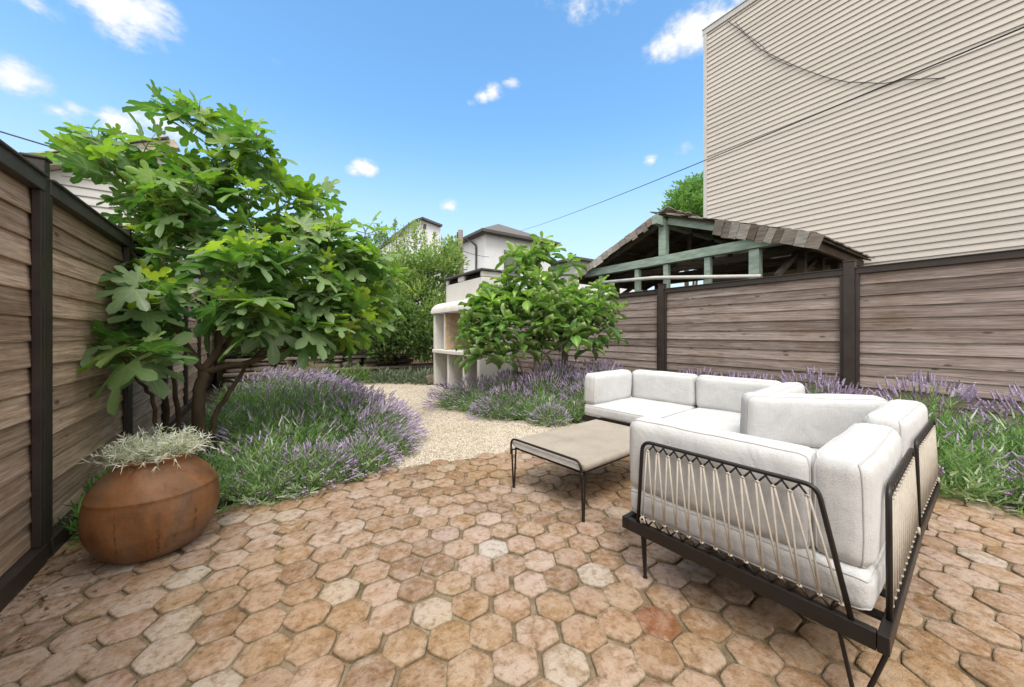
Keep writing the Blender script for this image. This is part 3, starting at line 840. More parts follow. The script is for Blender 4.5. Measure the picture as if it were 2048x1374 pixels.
def blade(L, p, d, up, length, width, rnd, curl=0.0):
    q = frame(d, up); v = BL * np.array([width, length, 1]); v[2:4, 2] += curl * length * .35; v[4, 2] += curl * length * 0
    L.add(v @ q.T + np.asarray(p), BLF, rnd)

# ---------------------------------------------------------------- trees grown from a list of twig tips
def grow(tips, limbs, seed, jitter=.05):
    """joins each tip to the nearest limb; returns polylines with radii"""
    r = random.Random(seed)
    nodes = []     # (point, radius)
    lines = []
    for pts, r0, r1 in limbs:
        pts = [Vector(p) for p in pts]; fine = []
        for i in range(len(pts) - 1):
            for k in range(5):
                fine.append(pts[i].lerp(pts[i + 1], k / 5))
        fine.append(pts[-1])
        n = len(fine)
        sm = [fine[0]] + [(fine[i - 1] + fine[i] * 2 + fine[i + 1]) / 4 for i in range(1, n - 1)] + [fine[-1]]
        sm = [p + Vector((r.gauss(0, .006), r.gauss(0, .006), r.gauss(0, .004))) if 0 < i < n - 1 else p for i, p in enumerate(sm)]
        rad = [r0 + (r1 - r0) * i / (n - 1) for i in range(n)]
        lines.append((sm, rad)); nodes += list(zip(sm, rad))
    dirs = []
    base = nodes[0][0]
    for tip in sorted([Vector(t) for t in tips], key=lambda p: (p - base).length):
        best = None
        for (p, rad) in nodes:
            d = tip - p
            cost = d.length * (1 + (.9 if d.z < .1 * d.length else 0)) + .15 * (p - base).length
            if best is None or cost < best[0]: best = (cost, p, rad)
        _, p, rad = best
        d = tip - p
        if d.length < .03: dirs.append((tip, Vector((0, 0, 1)))); continue
        mid = p.lerp(tip, .5) + Vector((r.gauss(0, jitter), r.gauss(0, jitter), -.10 * d.length))
        pts = []
        n = max(4, int(d.length / .09))
        for i in range(n + 1):
            t = i / n
            pts.append(p.lerp(mid, t).lerp(mid.lerp(tip, t), t))
        ra = min(rad * .72, .004 + .013 * d.length); rr = [ra + (.0035 - ra) * i / n for i in range(n + 1)]
        lines.append((pts, rr)); nodes += list(zip(pts[1:], rr[1:]))
        dirs.append((tip, (pts[-1] - pts[-2]).normalized()))
    return lines, dirs
def wood(name, lines, mat, parent, n=8):
    b = MB()
    for pts, rad in lines: b.tube(pts, rad, n if max(rad) > .012 else 5, cap=True)
    return b.build(name, mat, parent, smooth=True, fix=False)
def blob_points(blobs, n, seed, mind=.10):
    """random points in soft ellipsoids (x, y, rx, ry of the photograph; depth, depth radius), keeping them apart"""
    r = random.Random(seed); out = []
    vol = [b_[2] * b_[3] * b_[5] * b_[4] ** 2 for b_ in blobs]
    tries = 0
    while len(out) < n and tries < n * 60:
        tries += 1
        b_ = r.choices(blobs, vol)[0]
        while True:
            v = [r.uniform(-1, 1) for _ in range(3)]
            if sum(c * c for c in v) < 1: break
        p = W(b_[0] + v[0] * b_[2], b_[1] + v[1] * b_[3], b_[4] + v[2] * b_[5])
        if all((p - q).length > mind for q in out): out.append(p)
    return out

# ---- the fig
fx, fy = -.425, 3.98
fig = tag(empty('fig_tree', (fx, fy, 0)), 'large fig tree with broad lobed leaves leaning over the left fence and lavender', 'tree')
O = Vector((fx, fy, 0))
blobs = [(245, 712, 80, 48, 2.35, .22), (265, 590, 70, 60, 2.65, .3), (218, 325, 38, 32, 2.95, .22), (362, 245, 44, 40, 3.05, .22), (478, 278, 40, 36, 3.1, .2),
         (350, 400, 105, 82, 3.15, .45), (470, 400, 110, 85, 3.3, .45), (610, 432, 70, 48, 3.55, .3), (415, 545, 165, 80, 2.85, .38), (590, 520, 125, 80, 3.4, .5),
         (715, 530, 62, 62, 3.85, .35), (645, 615, 90, 52, 3.6, .4), (330, 490, 120, 60, 3.3, .5), (735, 470, 28, 28, 3.8, .2), (520, 600, 110, 50, 3.1, .4), (690, 660, 45, 25, 3.7, .2), (740, 580, 45, 50, 3.9, .3), (700, 500, 60, 45, 3.7, .35), (745, 640, 30, 30, 3.9, .2), (320, 635, 85, 42, 2.9, .3), (500, 645, 90, 38, 3.1, .35), (610, 655, 75, 30, 3.4, .3)]
fig_top = [(330, 205, 3.05), (395, 215, 3.05), (372, 240, 3.0), (480, 250, 3.1), (520, 300, 3.12), (450, 285, 3.1), (185, 275, 2.95), (145, 315, 2.85), (175, 330, 2.9), (235, 290, 2.95), (640, 385, 3.6), (600, 390, 3.5), (735, 455, 3.85), (790, 550, 3.9), (765, 600, 3.9), (275, 330, 3.0), (300, 280, 3.0), (430, 330, 3.1), (545, 350, 3.3)]
tips = [p - O for p in blob_points(blobs, 166, 5, .113)] + [W(*q) - O for q in fig_top]
t0 = Vector((0, 0, 0))
fork = W(408, 742, 3.05) - O
limbs = [([t0, W(398, 800, 3.05) - O, fork], .048, .040),
         ([fork, W(440, 690, 3.1) - O, W(420, 600, 3.15) - O, W(375, 480, 3.1) - O, W(368, 330, 3.05) - O], .030, .011),
         ([fork, W(355, 665, 2.95) - O, W(320, 600, 2.9) - O, W(250, 480, 2.95) - O], .027, .010),
         ([fork, W(500, 725, 3.15) - O, W(590, 690, 3.35) - O, W(660, 600, 3.6) - O, W(720, 540, 3.8) - O], .028, .009),
         ([fork, W(460, 680, 3.25) - O, W(520, 590, 3.35) - O, W(580, 480, 3.5) - O], .026, .010),
         ([W(425, 815, 3.2) - O - Vector((0, 0, .3)), W(428, 830, 3.2) - O, W(475, 755, 3.25) - O, W(560, 660, 3.3) - O], .026, .012),
         ([W(330, 830, 3.35) - O - Vector((0, 0, .3)), W(335, 800, 3.35) - O, W(318, 720, 3.3) - O, W(290, 640, 3.1) - O], .020, .009),
         ([W(362, 820, 3.3) - O - Vector((0, 0, .3)), W(348, 770, 3.3) - O, W(330, 690, 3.2) - O, W(300, 560, 3.1) - O], .022, .010),
         ([W(325, 825, 2.9) - O - Vector((0, 0, .3)), W(308, 800, 2.9) - O, W(275, 755, 2.6) - O, W(245, 715, 2.4) - O], .016, .008)]
lines, dirs = grow(tips, limbs, 9)
wood('trunk', lines, M['bark_fig'], fig, 10)
L = Leaves(); PT = []
lr = np.random.RandomState(12)
topz = 3.3
for tip, d in dirs:
    tp = np.array(tip); d = np.array(d); d = d * .6 + np.array([0, 0, .55]); d /= np.linalg.norm(d)
    n = lr.randint(5, 9); a0 = lr.rand() * 6.3
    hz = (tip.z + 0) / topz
    for k in range(n):
        f = k / (n - 1)                       # 0 = oldest, lowest leaf; 1 = youngest at the tip
        az = a0 + k * 2.4 + lr.normal(0, .25)
        side = np.array([math.cos(az), math.sin(az), 0.0]); side -= d * side.dot(d) * .5
        pet = (.13 - .06 * f) * lr.uniform(.7, 1.25)
        st = tp - d * (.12 * (1 - f))
        pd = side * (.95 - .45 * f) + d * (.35 + .5 * f); pd /= np.linalg.norm(pd)
        en = st + pd * pet
        PT.append((st, en))
        size = (.225 - .10 * f ** 2) * lr.uniform(.62, 1.22) * (1.12 if hz < .45 else .92)
        el = lr.normal(-.45 + 1.25 * f + .35 * max(0, hz - .6), .34)
        out = side * math.cos(el) + np.array([0, 0, 1]) * math.sin(el) + lr.normal(0, .12, 3)
        nup = np.array([0, 0, 1.0]) + lr.normal(0, .42, 3) + side * (.50 - .6 * f)
        tm = FIG[lr.choice(4, p=[.42, .25, .13, .2])]
        v = leaf3(tm[0] * size, tm[1], lr.uniform(.6, 2.0) / 1.0, lr.uniform(.05, .20), .035, lr.rand())
        q = frame(out, nup)
        rn = np.clip(.24 + .36 * f + .34 * max(0, hz - .32) + .15 * max(0.0, tip.x) + lr.normal(0, .18), 0, 1)  # younger leaves yellower; sunlight painted in on the upper and right-hand ones
        if lr.rand() < .05: rn = .95
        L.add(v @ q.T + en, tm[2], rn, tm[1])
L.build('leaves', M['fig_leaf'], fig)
b = MB()
for a, c in PT: b.tube([a, (a + c) / 2 + np.array([0, 0, -.006]), c], [.0035, .003, .0026], 4, cap=False)
M['petiole'] = m_plain('leaf stalk', (.20, .23, .08), .6, .2, 8)
b.build('leaf_stalks', M['petiole'], fig, smooth=True, fix=False)

# ---- the smaller tree with oval leaves beside the white oven
bx, by = W(1066, 735, 5.5).x, W(1066, 735, 5.5).y
O = Vector((bx, by, 0))
lq = tag(empty('small_tree', (bx, by, 0)), 'small tree with whorls of glossy oval leaves in front of the white oven', 'tree')
blobs = [(1085, 520, 55, 40, 5.6, .3), (1050, 590, 85, 45, 5.5, .45), (1000, 620, 60, 40, 5.35, .35), (975, 650, 36, 45, 5.3, .3), (1150, 610, 70, 45, 5.7, .4), (1195, 640, 38, 30, 5.8, .25),
         (1090, 660, 85, 38, 5.5, .4), (1000, 690, 50, 25, 5.3, .3), (1170, 580, 50, 25, 5.8, .3)]
extra = [(1085, 478, 5.6), (1065, 505, 5.6), (1105, 500, 5.65), (1060, 540, 5.55), (1120, 545, 5.7), (1010, 560, 5.5), (960, 595, 5.35), (948, 640, 5.3), (942, 680, 5.3), (1215, 640, 5.8), (1205, 600, 5.8), (985, 575, 5.45), (1035, 530, 5.55), (932, 650, 5.25), (938, 695, 5.25), (955, 712, 5.25), (1230, 615, 5.85), (1222, 670, 5.85), (1140, 520, 5.7), (1025, 505, 5.5), (975, 700, 5.2), (1185, 690, 5.7), (948, 612, 5.3)]
tips = [p - O for p in blob_points(blobs, 106, 8, .13)] + [W(*q) - O for q in extra]
limbs = [([Vector((0, 0, 0)), W(1070, 720, 5.5) - O, W(1072, 680, 5.5) - O, W(1062, 620, 5.5) - O, W(1082, 500, 5.6) - O], .026, .008),
         ([Vector((.03, 0, 0)), W(1085, 715, 5.5) - O, W(1130, 680, 5.6) - O, W(1180, 620, 5.75) - O], .020, .007),
         ([Vector((-.03, .02, 0)), W(1040, 720, 5.45) - O, W(1000, 670, 5.35) - O, W(960, 630, 5.3) - O], .020, .007)]
lines, dirs = grow(tips, limbs, 19)
wood('trunk', lines, M['bark_grey'], lq)
L = Leaves(); lr = np.random.RandomState(22)
for tip, d in dirs:
    tp = np.array(tip); d = np.array(d) * .5 + np.array([0, 0, .6]); d /= np.linalg.norm(d)
    n = lr.randint(8, 14); a0 = lr.rand() * 6.3
    for k in range(n):
        f = k / (n - 1); az = a0 + k * 2.4 + lr.normal(0, .2)
        side = np.array([math.cos(az), math.sin(az), 0.0])
        el = lr.normal(-.25 + 1.0 * f, .25)
        out = side * math.cos(el) + d * math.sin(el) + lr.normal(0, .06, 3)
        size = (.295 - .11 * f) * lr.uniform(.68, 1.22)
        v = leaf3(OVAL[0] * np.array([.95, 1]) * size, OVAL[1], lr.uniform(.4, 2.2), lr.uniform(.1, .4), .02, lr.rand())
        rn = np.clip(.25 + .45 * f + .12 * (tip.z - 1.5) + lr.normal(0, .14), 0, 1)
        L.add(v @ frame(out, np.array([0, 0, 1]) + lr.normal(0, .2, 3)).T + tp - d * .10 * (1 - f) + side * .012, OVAL[2], rn, OVAL[1])
L.build('leaves', M['loquat_leaf'], lq)

# ---- shrubs along the back of the garden and the tree beyond
def shrub(name, label, base, h, blobs, nt, per, size, mat, seed, group=None, cat='shrub', bark='bark_fig', upright=.4, mind=.16, thin=.3, stemr=.022):
    O = Vector(base)
    root = tag(empty(name, base), label, cat, group)
    pts = [p - O for p in blob_points(blobs, nt, seed, mind)]
    r = random.Random(seed)
    top = Vector((0, 0, 0))
    cen = sum(pts, Vector()) / len(pts)
    limbs = []
    for k in range(5):
        q = pts[r.randrange(len(pts))]
        limbs.append(([Vector((r.uniform(-.15, .15), r.uniform(-.1, .1), 0)), Vector((q.x * .25, q.y * .25, max(.1, q.z * .35))), q.lerp(cen, .4)], stemr, stemr * .35))
    lines, dirs = grow(pts, limbs, seed, .08)
    wood('trunk', lines, M[bark], root, 6)
    L = Leaves(); lr = np.random.RandomState(seed)
    for tip, d in dirs:
        tp = np.array(tip); d = np.array(d)
        tone = lr.normal(0, .12)
        for k in range(per):
            off = lr.normal(0, 1, 3); off *= thin * lr.rand() ** .5 / np.linalg.norm(off)
            out = off / (np.linalg.norm(off) + 1e-6) * .8 + d * .5 + lr.normal(0, .35, 3) + np.array([0, 0, upright * lr.rand()])
            s_ = size * lr.uniform(.6, 1.3)
            v = leaf3(SMALL[0] * s_, SMALL[1], lr.uniform(0, 2), .15, 0, 0)
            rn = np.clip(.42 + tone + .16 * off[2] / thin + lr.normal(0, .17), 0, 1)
            L.add(v @ frame(out, np.array([0, 0, 1]) + lr.normal(0, .5, 3)).T + tp + off, SMALL[2], rn, SMALL[1])
    L.build('leaves', M[mat], root)
    return root
def at_ground(x, d):
    p = W(x, 667, d); return (p.x, p.y, .35)
shrub('leafy_shrub', 'tall bright green feathery shrub with upright sprigs behind the white oven', at_ground(850, 9.6), 3,
      [(868, 548, 52, 56, 9.6, .6), (815, 570, 50, 55, 9.7, .6), (895, 520, 32, 42, 9.7, .4), (840, 610, 60, 60, 9.5, .6), (790, 610, 50, 50, 9.5, .5), (800, 545, 35, 45, 9.8, .4)], 110, 90, .105, 'shrub_leaf', 31, upright=1.2, thin=.27)
shrub('leafy_shrub', 'dense green shrub with pale young leaves over the low stone wall', at_ground(775, 9.0), 2,
      [(760, 620, 70, 55, 8.9, .5), (810, 650, 60, 45, 8.8, .5), (705, 640, 60, 55, 8.9, .5), (770, 690, 95, 24, 9.0, .4), (850, 680, 40, 40, 8.9, .35)], 85, 80, .13, 'shrub_dark_leaf', 32, thin=.25)
shrub('sprigged_bush', 'loose thin bush with bare reddish sprigs against the sky', at_ground(790, 10.6), 3,
      [(780, 500, 40, 40, 10.6, .4), (815, 490, 30, 40, 10.7, .4), (775, 540, 45, 40, 10.6, .5), (835, 470, 14, 30, 10.8, .2), (762, 465, 22, 26, 10.6, .3)], 52, 34, .09, 'shrub_leaf', 33, upright=1.4, thin=.2, mind=.13)
# upright sprigs that stand out of the shrubs
def sprigs(name, label, items, mat, seed, leaf=.06):
    lr = np.random.RandomState(seed)
    for (x, y0, y1, d, lab) in items:
        a = W(x, y0, d); c = W(x + lr.uniform(-8, 8), y1, d)
        root = tag(empty(name, (a.x, a.y, .3)), lab, 'bush')
        A = Vector((0, 0, 0)); C = c - Vector((a.x, a.y, .3)); Bm = a - Vector((a.x, a.y, .3))
        wood('trunk', [([A, Bm, (Bm + C) / 2 + Vector((.03, 0, 0)), C], [.02, .012, .008, .003])], M['bark_fig'], root, 5)
        L = Leaves()
        for k in range(150):
            t = lr.rand() ** .8
            p = np.array(Bm.lerp(C, t)) + lr.normal(0, .09 * (1.15 - t), 3)
            s_ = leaf * lr.uniform(.6, 1.3)
            v = leaf3(SMALL[0] * s_, SMALL[1], 1, .15, 0, 0)
            L.add(v @ frame(lr.normal(0, 1, 3) + np.array([0, 0, 1.2]), lr.normal(0, 1, 3)).T + p, SMALL[2], np.clip(lr.normal(.55, .2), 0, 1), SMALL[1])
        L.build('leaves', M[mat], root)
sprigs('sprig', '', [(793, 520, 440, 10.4, 'thin dark sprig left of the curved white gable'), (826, 520, 455, 10.3, 'narrow green sprig in front of the curved white gable'), (850, 530, 462, 10.2, 'reddish sprig at the right side of the curved white gable'), (866, 540, 468, 10.2, 'short sprig left of the wooden utility pole')], 'shrub_leaf', 5, .075)
shrub('back_hedge', 'deep green hedge filling the back left corner behind the fig tree', at_ground(600, 9.2), 2,
      [(560, 600, 80, 70, 9.4, .5), (640, 600, 60, 70, 9.5, .5), (470, 600, 80, 80, 8.8, .5), (640, 680, 80, 30, 9.2, .4), (690, 560, 50, 50, 9.8, .4), (540, 680, 70, 30, 8.9, .4), (400, 620, 60, 70, 8.2, .3), (450, 690, 60, 30, 8.4, .3)], 120, 80, .14, 'shrub_dark_leaf', 34, thin=.3)
p = W(1375, 640, 17)
shrub('garden_tree', 'bright green tree top rising behind the timber pavilion beside the beige house', (p.x, p.y, 0), 8,
      [(1372, 402, 34, 36, 17, 1.1), (1395, 378, 28, 28, 17.2, .9), (1356, 425, 26, 22, 17, .8), (1400, 430, 40, 40, 17.4, 1.0)], 75, 80, .17, 'tree_leaf', 35, cat='tree', thin=.34, mind=.22, stemr=.10)
# dry bleached grass by the low wall
L = Leaves(); lr = np.random.RandomState(77)
root = tag(empty('dry_grass_tuft', (*W(610, 667, 7.9).xy, 0)), 'pale dry grass tuft left of the low stone wall', 'grass')
for k in range(260):
    a = lr.rand() * 6.3; t = lr.uniform(.2, 1)
    d = np.array([math.cos(a) * t, math.sin(a) * t, 1.0]); p = np.array([math.cos(a), math.sin(a), 0]) * lr.rand() * .25
    blade(L, p, d, lr.normal(0, 1, 3), lr.uniform(.3, .65), .016, lr.rand(), .2)
M['straw'] = m_leaf('dry grass', [(0, (.25, .21, .11)), (1, (.42, .36, .22))], (.3, .26, .15), .2, .7)
L.build('blades', M['straw'], root)

# ---------------------------------------------------------------- lavender
def lavender(seed, Rr, H, nstem, nflow, lean, flen, silver=0.0, hue=0.0):
    """one bush: returns three meshes (foliage, flower stalks, flowers)"""
    lr = np.random.RandomState(seed)
    Lf, Ls, Lb = Leaves(), Leaves(), Leaves()
    lean = np.array(lean)
    def dome(th, az, k=1.0):
        return np.array([Rr * math.sin(th) * math.cos(az), Rr * math.sin(th) * math.sin(az), H * (math.cos(th) * .85 + .12)]) * k
    for i in range(nstem):
        th = math.acos(1 - lr.rand() * 1.0) ; az = lr.rand() * 6.283
        tip = dome(th, az, lr.uniform(.72, 1.05)); base = np.array([tip[0] * .18, tip[1] * .18, 0])
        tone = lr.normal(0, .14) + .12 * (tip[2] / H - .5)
        d0 = tip - base
        sil = lr.rand() < silver * (1.2 if tip[2] < .45 * H else .25)
        for k in range(11):
            t = .38 + .62 * k / 10
            p = base + d0 * t + np.array([0, 0, -.10 * H * (1 - t)]) 
            a = lr.rand() * 6.3
            dd = d0 / np.linalg.norm(d0) * .8 + np.array([math.cos(a), math.sin(a), lr.uniform(-.2, .9)]) * .85
            ln = lr.uniform(.045, .085) * (1.25 if sil else 1); w = (.0105 if sil else .0062) * lr.uniform(.7, 1.3)
            rn = np.clip((.9 if sil else .42) + tone + lr.normal(0, .13), 0, 1)
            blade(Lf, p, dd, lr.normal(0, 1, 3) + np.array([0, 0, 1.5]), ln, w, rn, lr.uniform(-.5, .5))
    for i in range(nflow):
        th = math.acos(1 - lr.rand() * .98); az = lr.rand() * 6.283
        a = dome(th, az, .72)
        d = dome(th, az); d = d / np.linalg.norm(d) + lean * lr.uniform(.5, 1.4) + lr.normal(0, .16, 3); d[2] = max(d[2], .12); d /= np.linalg.norm(d)
        ln = flen * lr.uniform(.7, 1.35)
        c = a + d * ln; bend = np.array([0, 0, -.10 * ln]) * lr.rand() + lr.normal(0, .06 * ln, 3)
        m = (a + c) / 2 - bend
        for (u, v) in ((a, m), (m, c)):
            blade(Ls, u, v - u, lr.normal(0, 1, 3), np.linalg.norm(v - u) * 1.05, .0034, np.clip(lr.normal(.55, .1), 0, 1))
        # the spike: whorls of small buds
        sl = lr.uniform(.045, .088); q = frame(d, lr.normal(0, 1, 3)); tone = np.clip(lr.normal(.5 + hue, .2), 0, 1)
        nw = 4
        rings = []; V = []
        for k in range(nw * 2 + 1):
            t = k / (nw * 2); rr = (.0108 if k % 2 else .0060) * (1 - .55 * t) * lr.uniform(.85, 1.25)
            for j in range(5):
                an = j * 1.2566 + k * .6
                V.append(q @ np.array([rr * math.cos(an), t * sl, rr * math.sin(an)]) + c)
        F = []
        for k in range(nw * 2):
            for j in range(5):
                e = k * 5 + j; f = k * 5 + (j + 1) % 5
                F += [(e, f, f + 5), (e, f + 5, e + 5)]
        Lb.add(np.array(V), np.array(F), tone)
        # a few open florets
        for k in range(3):
            pp = c + d * sl * lr.rand(); a2 = lr.normal(0, 1, 3)
            blade(Lb, pp, a2, d, .014, .008, np.clip(tone + .25, 0, 1))
    return Lf, Ls, Lb
M['stalk'] = m_leaf('lavender stalk', [(0, (.09, .11, .05)), (1, (.19, .21, .12))], (.1, .12, .06), .15, .6)
def lav_proto(key, *a, **k):
    Lf, Ls, Lb = lavender(*a, **k)
    root = empty('lavender_bush', (0, 0, 0))
    Lf.build('foliage', M['lav_leaf'], root); Ls.build('flower_stalks', M['stalk'], root); Lb.build('flowers', M['flower'], root, smooth=False)
    return root
used = {}
def place(proto, x, y, s, rz, label, group, sz=1.0, z=-.03):
    o = proto if proto.name not in used else copy_tree(proto)
    used[proto.name] = 1
    o.location = (x, y, z); o.rotation_euler = (0, 0, rz); o.scale = (s, s, s * sz)
    tag(o, label, 'lavender', group)
    return o
PA = lav_proto('a', 1, .44, .46, 340, 42, (0, 0, .1), .10, .45)                  # leafy, few flowers, silver skirts
PB = lav_proto('b', 2, .43, .48, 280, 310, (.75, -.05, .05), .19, .1, .14)        # full of flowers, leaning out over the path
PC = lav_proto('c', 3, .44, .45, 340, 48, (.1, 0, .2), .12, .25)                 # medium
PD = lav_proto('d', 4, .44, .48, 290, 190, (.1, 0, .3), .165, .3, -.08)           # loose, greyer spikes
PE = lav_proto('e', 5, .40, .38, 320, 230, (.1, -.3, .1), .08, .55, .14)           # low, clusters of flowers near the paving
lr = random.Random(4)
T1 = 'low lavender bush spilling on the tiles at the front of the left bed'; G1 = 'lavender along the front edge of the left bed'
for (x, y, s, pr) in ((-.08, 3.14, .84, PA), (.34, 3.08, .78, PE), (.68, 3.16, .72, PE), (.92, 3.42, .76, PE), (.20, 3.45, .95, PC), (.12, 3.04, .66, PA)):
    place(pr, x, y, s, lr.uniform(-.4, .4), T1, G1)
T2 = 'purple lavender bush leaning its spikes over the pale gravel from the left bed'; G2 = 'lavender along the gravel edge of the left bed'
for (x, y, s) in ((.97, 3.72, .82), (.96, 4.20, .88), (.86, 4.75, .92), (.80, 5.35, .95), (.70, 5.95, 1.0), (.62, 6.6, 1.0)):
    place(PB, x, y, s, lr.uniform(-.5, .3), T2, G2)
T3 = 'green lavender bush in the middle of the left bed under the fig tree'; G3 = 'lavender inside the left bed'
for (x, y, s, pr) in ((.55, 3.85, 1.0, PC), (.08, 3.95, .95, PA), (.60, 4.45, 1.1, PC), (.12, 4.6, 1.05, PC), (.5, 5.1, 1.1, PC), (.0, 5.3, 1.1, PA), (.4, 5.8, 1.1, PC), (-.3, 4.6, .9, PA), (.3, 6.5, 1.1, PB), (-.2, 6.1, 1.1, PC), (.1, 7.2, 1.0, PB), (-.40, 3.45, .62, PA)):
    place(pr, x, y, s, lr.uniform(-.4, .4), T3, G3)
T4 = 'lavender bush at the foot of the small oval-leaved tree, left of the long sofa'; G4 = 'lavender in the bed before the white oven'
for (x, y, s, pr, sz) in ((2.42, 5.05, .80, PB, .9), (2.62, 4.55, .85, PC, .9), (2.78, 4.1, .88, PD, .9), (3.02, 3.68, .85, PC, .9), (3.32, 3.42, .78, PC, .9), (3.12, 4.6, 1.0, PD, 1), (3.35, 4.1, 1.0, PD, 1.0), (3.8, 3.7, 1.0, PD, 1.05), (3.75, 4.4, 1.1, PD, 1.05), (4.3, 4.0, 1.1, PD, 1.1), (2.85, 5.1, .9, PD, .9), (4.4, 4.9, 1.1, PD, 1.1), (4.9, 4.4, 1.1, PD, 1.1), (3.62, 3.40, .9, PD, 1.0), (2.55, 4.15, .62, PB, .8), (2.95, 3.45, .66, PE, 1.0), (4.2, 3.45, .95, PD, 1.0)):
    place(pr, x, y, s, lr.uniform(-3, 3) if pr is not PB else lr.uniform(2.4, 3.4), T4, G4, sz)
T5 = 'wild lavender bush between the sofa set and the right-hand fence'; G5 = 'lavender along the right-hand fence'
for (x, y, s, pr, sz) in ((4.0, .34, .92, PA, .95), (4.15, -.15, .92, PE, 1.1), (4.35, .72, 1.0, PC, 1), (4.55, .2, 1.05, PC, 1.05), (4.6, -.5, 1.0, PA, 1), (4.75, 1.2, 1.0, PD, 1.1), (5.05, .6, 1.1, PD, 1.2), (5.1, -.1, 1.1, PD, 1.2), (5.2, 1.5, 1.05, PD, 1.2), (5.25, 2.2, 1.0, PD, 1.1), (4.9, 1.9, 1.0, PD, 1.1), (5.2, 2.8, 1.0, PD, 1.1), (4.4, -1.0, .95, PE, 1), (5.1, -.9, 1.0, PC, 1.1)):
    place(pr, x, y, s, lr.uniform(-3, 3), T5, G5, sz)
# low sage in front of the stone wall
def small_clump(name, label, cat, loc, rad, h, mat, seed, n=420, ln=.10, w=.016, group=None, flat=.5):
    lr_ = np.random.RandomState(seed); L = Leaves()
    root = tag(empty(name, loc), label, cat, group)
    for k in range(n):
        th = math.acos(1 - lr_.rand()); az = lr_.rand() * 6.283; kk = lr_.uniform(.3, 1)
        p = np.array([rad * math.sin(th) * math.cos(az), rad * math.sin(th) * math.sin(az), h * math.cos(th)]) * kk
        d = p / (np.linalg.norm(p) + 1e-6) + lr_.normal(0, .45, 3) + np.array([0, 0, flat])
        blade(L, p, d, lr_.normal(0, 1, 3) + np.array([0, 0, 1]), ln * lr_.uniform(.6, 1.3), w, np.clip(lr_.normal(.5, .22), 0, 1), lr_.uniform(-.4, .4))
    L.build('leaves', M[mat], root)
for i, (x, d) in enumerate(((770, 8.35), (812, 8.3), (852, 8.2))):
    p = W(x, 667, d)
    small_clump('sage_clump', 'low grey-green sage clump before the stone wall at the end of the path', 'plant', (p.x, p.y, -.02), .36, .30, 'sage_leaf', 60 + i, 700, .11, .022, 'sage clumps before the low wall')
for i, (x, d) in enumerate(((620, 7.75), (668, 7.9), (715, 8.1))):
    p = W(x, 667, d)
    small_clump('sage_clump', 'brownish green low plant against the foot of the stone wall behind the left lavender', 'plant', (p.x, p.y, -.02), .34, .42, 'shrub_dark_leaf', 70 + i, 420, .12, .018, 'low plants at the foot of the stone wall')
# greenery by the left fence behind the jar
for i, (x, y, s) in enumerate(((-.70, 3.02, .20), (-.74, 3.38, .20), (-.62, 3.7, .22))):
    small_clump('green_groundcover', 'small green leafy plant in the gap between the clay jar and the left fence', 'plant', (x, y, -.02), s, s * 1.25, 'grass_leaf', 80 + i, 420, .075, .013, 'plants between the jar and the left fence')
for i, (x, y, s) in enumerate(((4.5, .45, .32), (4.85, .05, .34))):
    small_clump('green_groundcover', 'bright green leafy clump among the lavender right of the sofa set', 'plant', (x, y, -.02), s, .46, 'grass_leaf', 90 + i, 900, .085, .010, 'bright green clumps right of the sofa')
# the silver plant in the jar
L = Leaves(); sr = np.random.RandomState(41)
root = tag(empty('silver_plant', (jx, jy, .44)), 'spiky silver-white plant filling the mouth of the clay jar', 'plant')
for i in range(260):
    th = math.acos(1 - sr.rand() * .78); az = sr.rand() * 6.283
    d = np.array([math.sin(th) * math.cos(az) * 1.0, math.sin(th) * math.sin(az) * 1.0, math.cos(th) * .9 + .05]); d /= np.linalg.norm(d)
    st = np.array([math.cos(az), math.sin(az), 0]) * sr.rand() * .10 + np.array([0, 0, .01])
    ln = sr.uniform(.08, .175)
    tone = sr.normal(.55, .18)
    blade(L, st, d, sr.normal(0, 1, 3), ln, .004, np.clip(tone, 0, 1))
    for k in range(20):
        t = sr.uniform(.25, 1.0); p = st + d * ln * t
        dd = d * .5 + sr.normal(0, .75, 3)
        blade(L, p, dd, sr.normal(0, 1, 3), sr.uniform(.02, .046), .0042, np.clip(tone + sr.normal(0, .18), 0, 1), sr.uniform(-.4, .4))
for az, ln in ((.2, .30), (-.15, .24), (.55, .2), (-1.4, .10), (-1.0, .12), (1.9, .15)):
    d = np.array([math.cos(az), math.sin(az), .25]); p = np.array([math.cos(az), math.sin(az), 0]) * .08 + np.array([0, 0, .05])
    for s_ in range(5):
        q = p + d * ln / 5; blade(L, p, d, sr.normal(0, 1, 3), ln / 4.6, .005, .75); p = q; d = d + np.array([0, 0, -.28])
        for k in range(3): blade(L, p, d + sr.normal(0, .6, 3), sr.normal(0, 1, 3), .035, .004, np.clip(sr.normal(.65, .15), 0, 1))
L.build('leaves', M['silver_leaf'], root)
# ---------------------------------------------------------------- white oven (masonry barbecue)
ov = tag(empty('garden_oven', (3.10, 5.48, 0)), 'white plastered masonry barbecue oven with shelves and chimney hood behind the small tree', 'oven')
DX, LY = .70, 2.03
b = MB()
b.box((DX / 2, .045, .76), (DX, .09, 1.52)); b.box((DX / 2, LY - .045, .76), (DX, .09, 1.52))
b.box((DX - .04, LY / 2, .76), (.08, LY - .182, 1.52))
b.box((.30, 1.30, .345), (.59, .06, .69)); b.box((.30, .62, .345), (.59, .06, .69))
b.build('body', M['stucco'], ov, bevel=.012)
b = MB(); b.box((.27, LY / 2, .73), (.68, LY - .20, .075)); b.build('shelf', M['stucco'], ov, bevel=.014)
b = MB(); b.box((.31, 1.50, 1.145), (.58, .055, .75)); b.box((.31, .36, 1.145), (.58, .055, .75)); b.build('divider', M['stucco'], ov, bevel=.008)
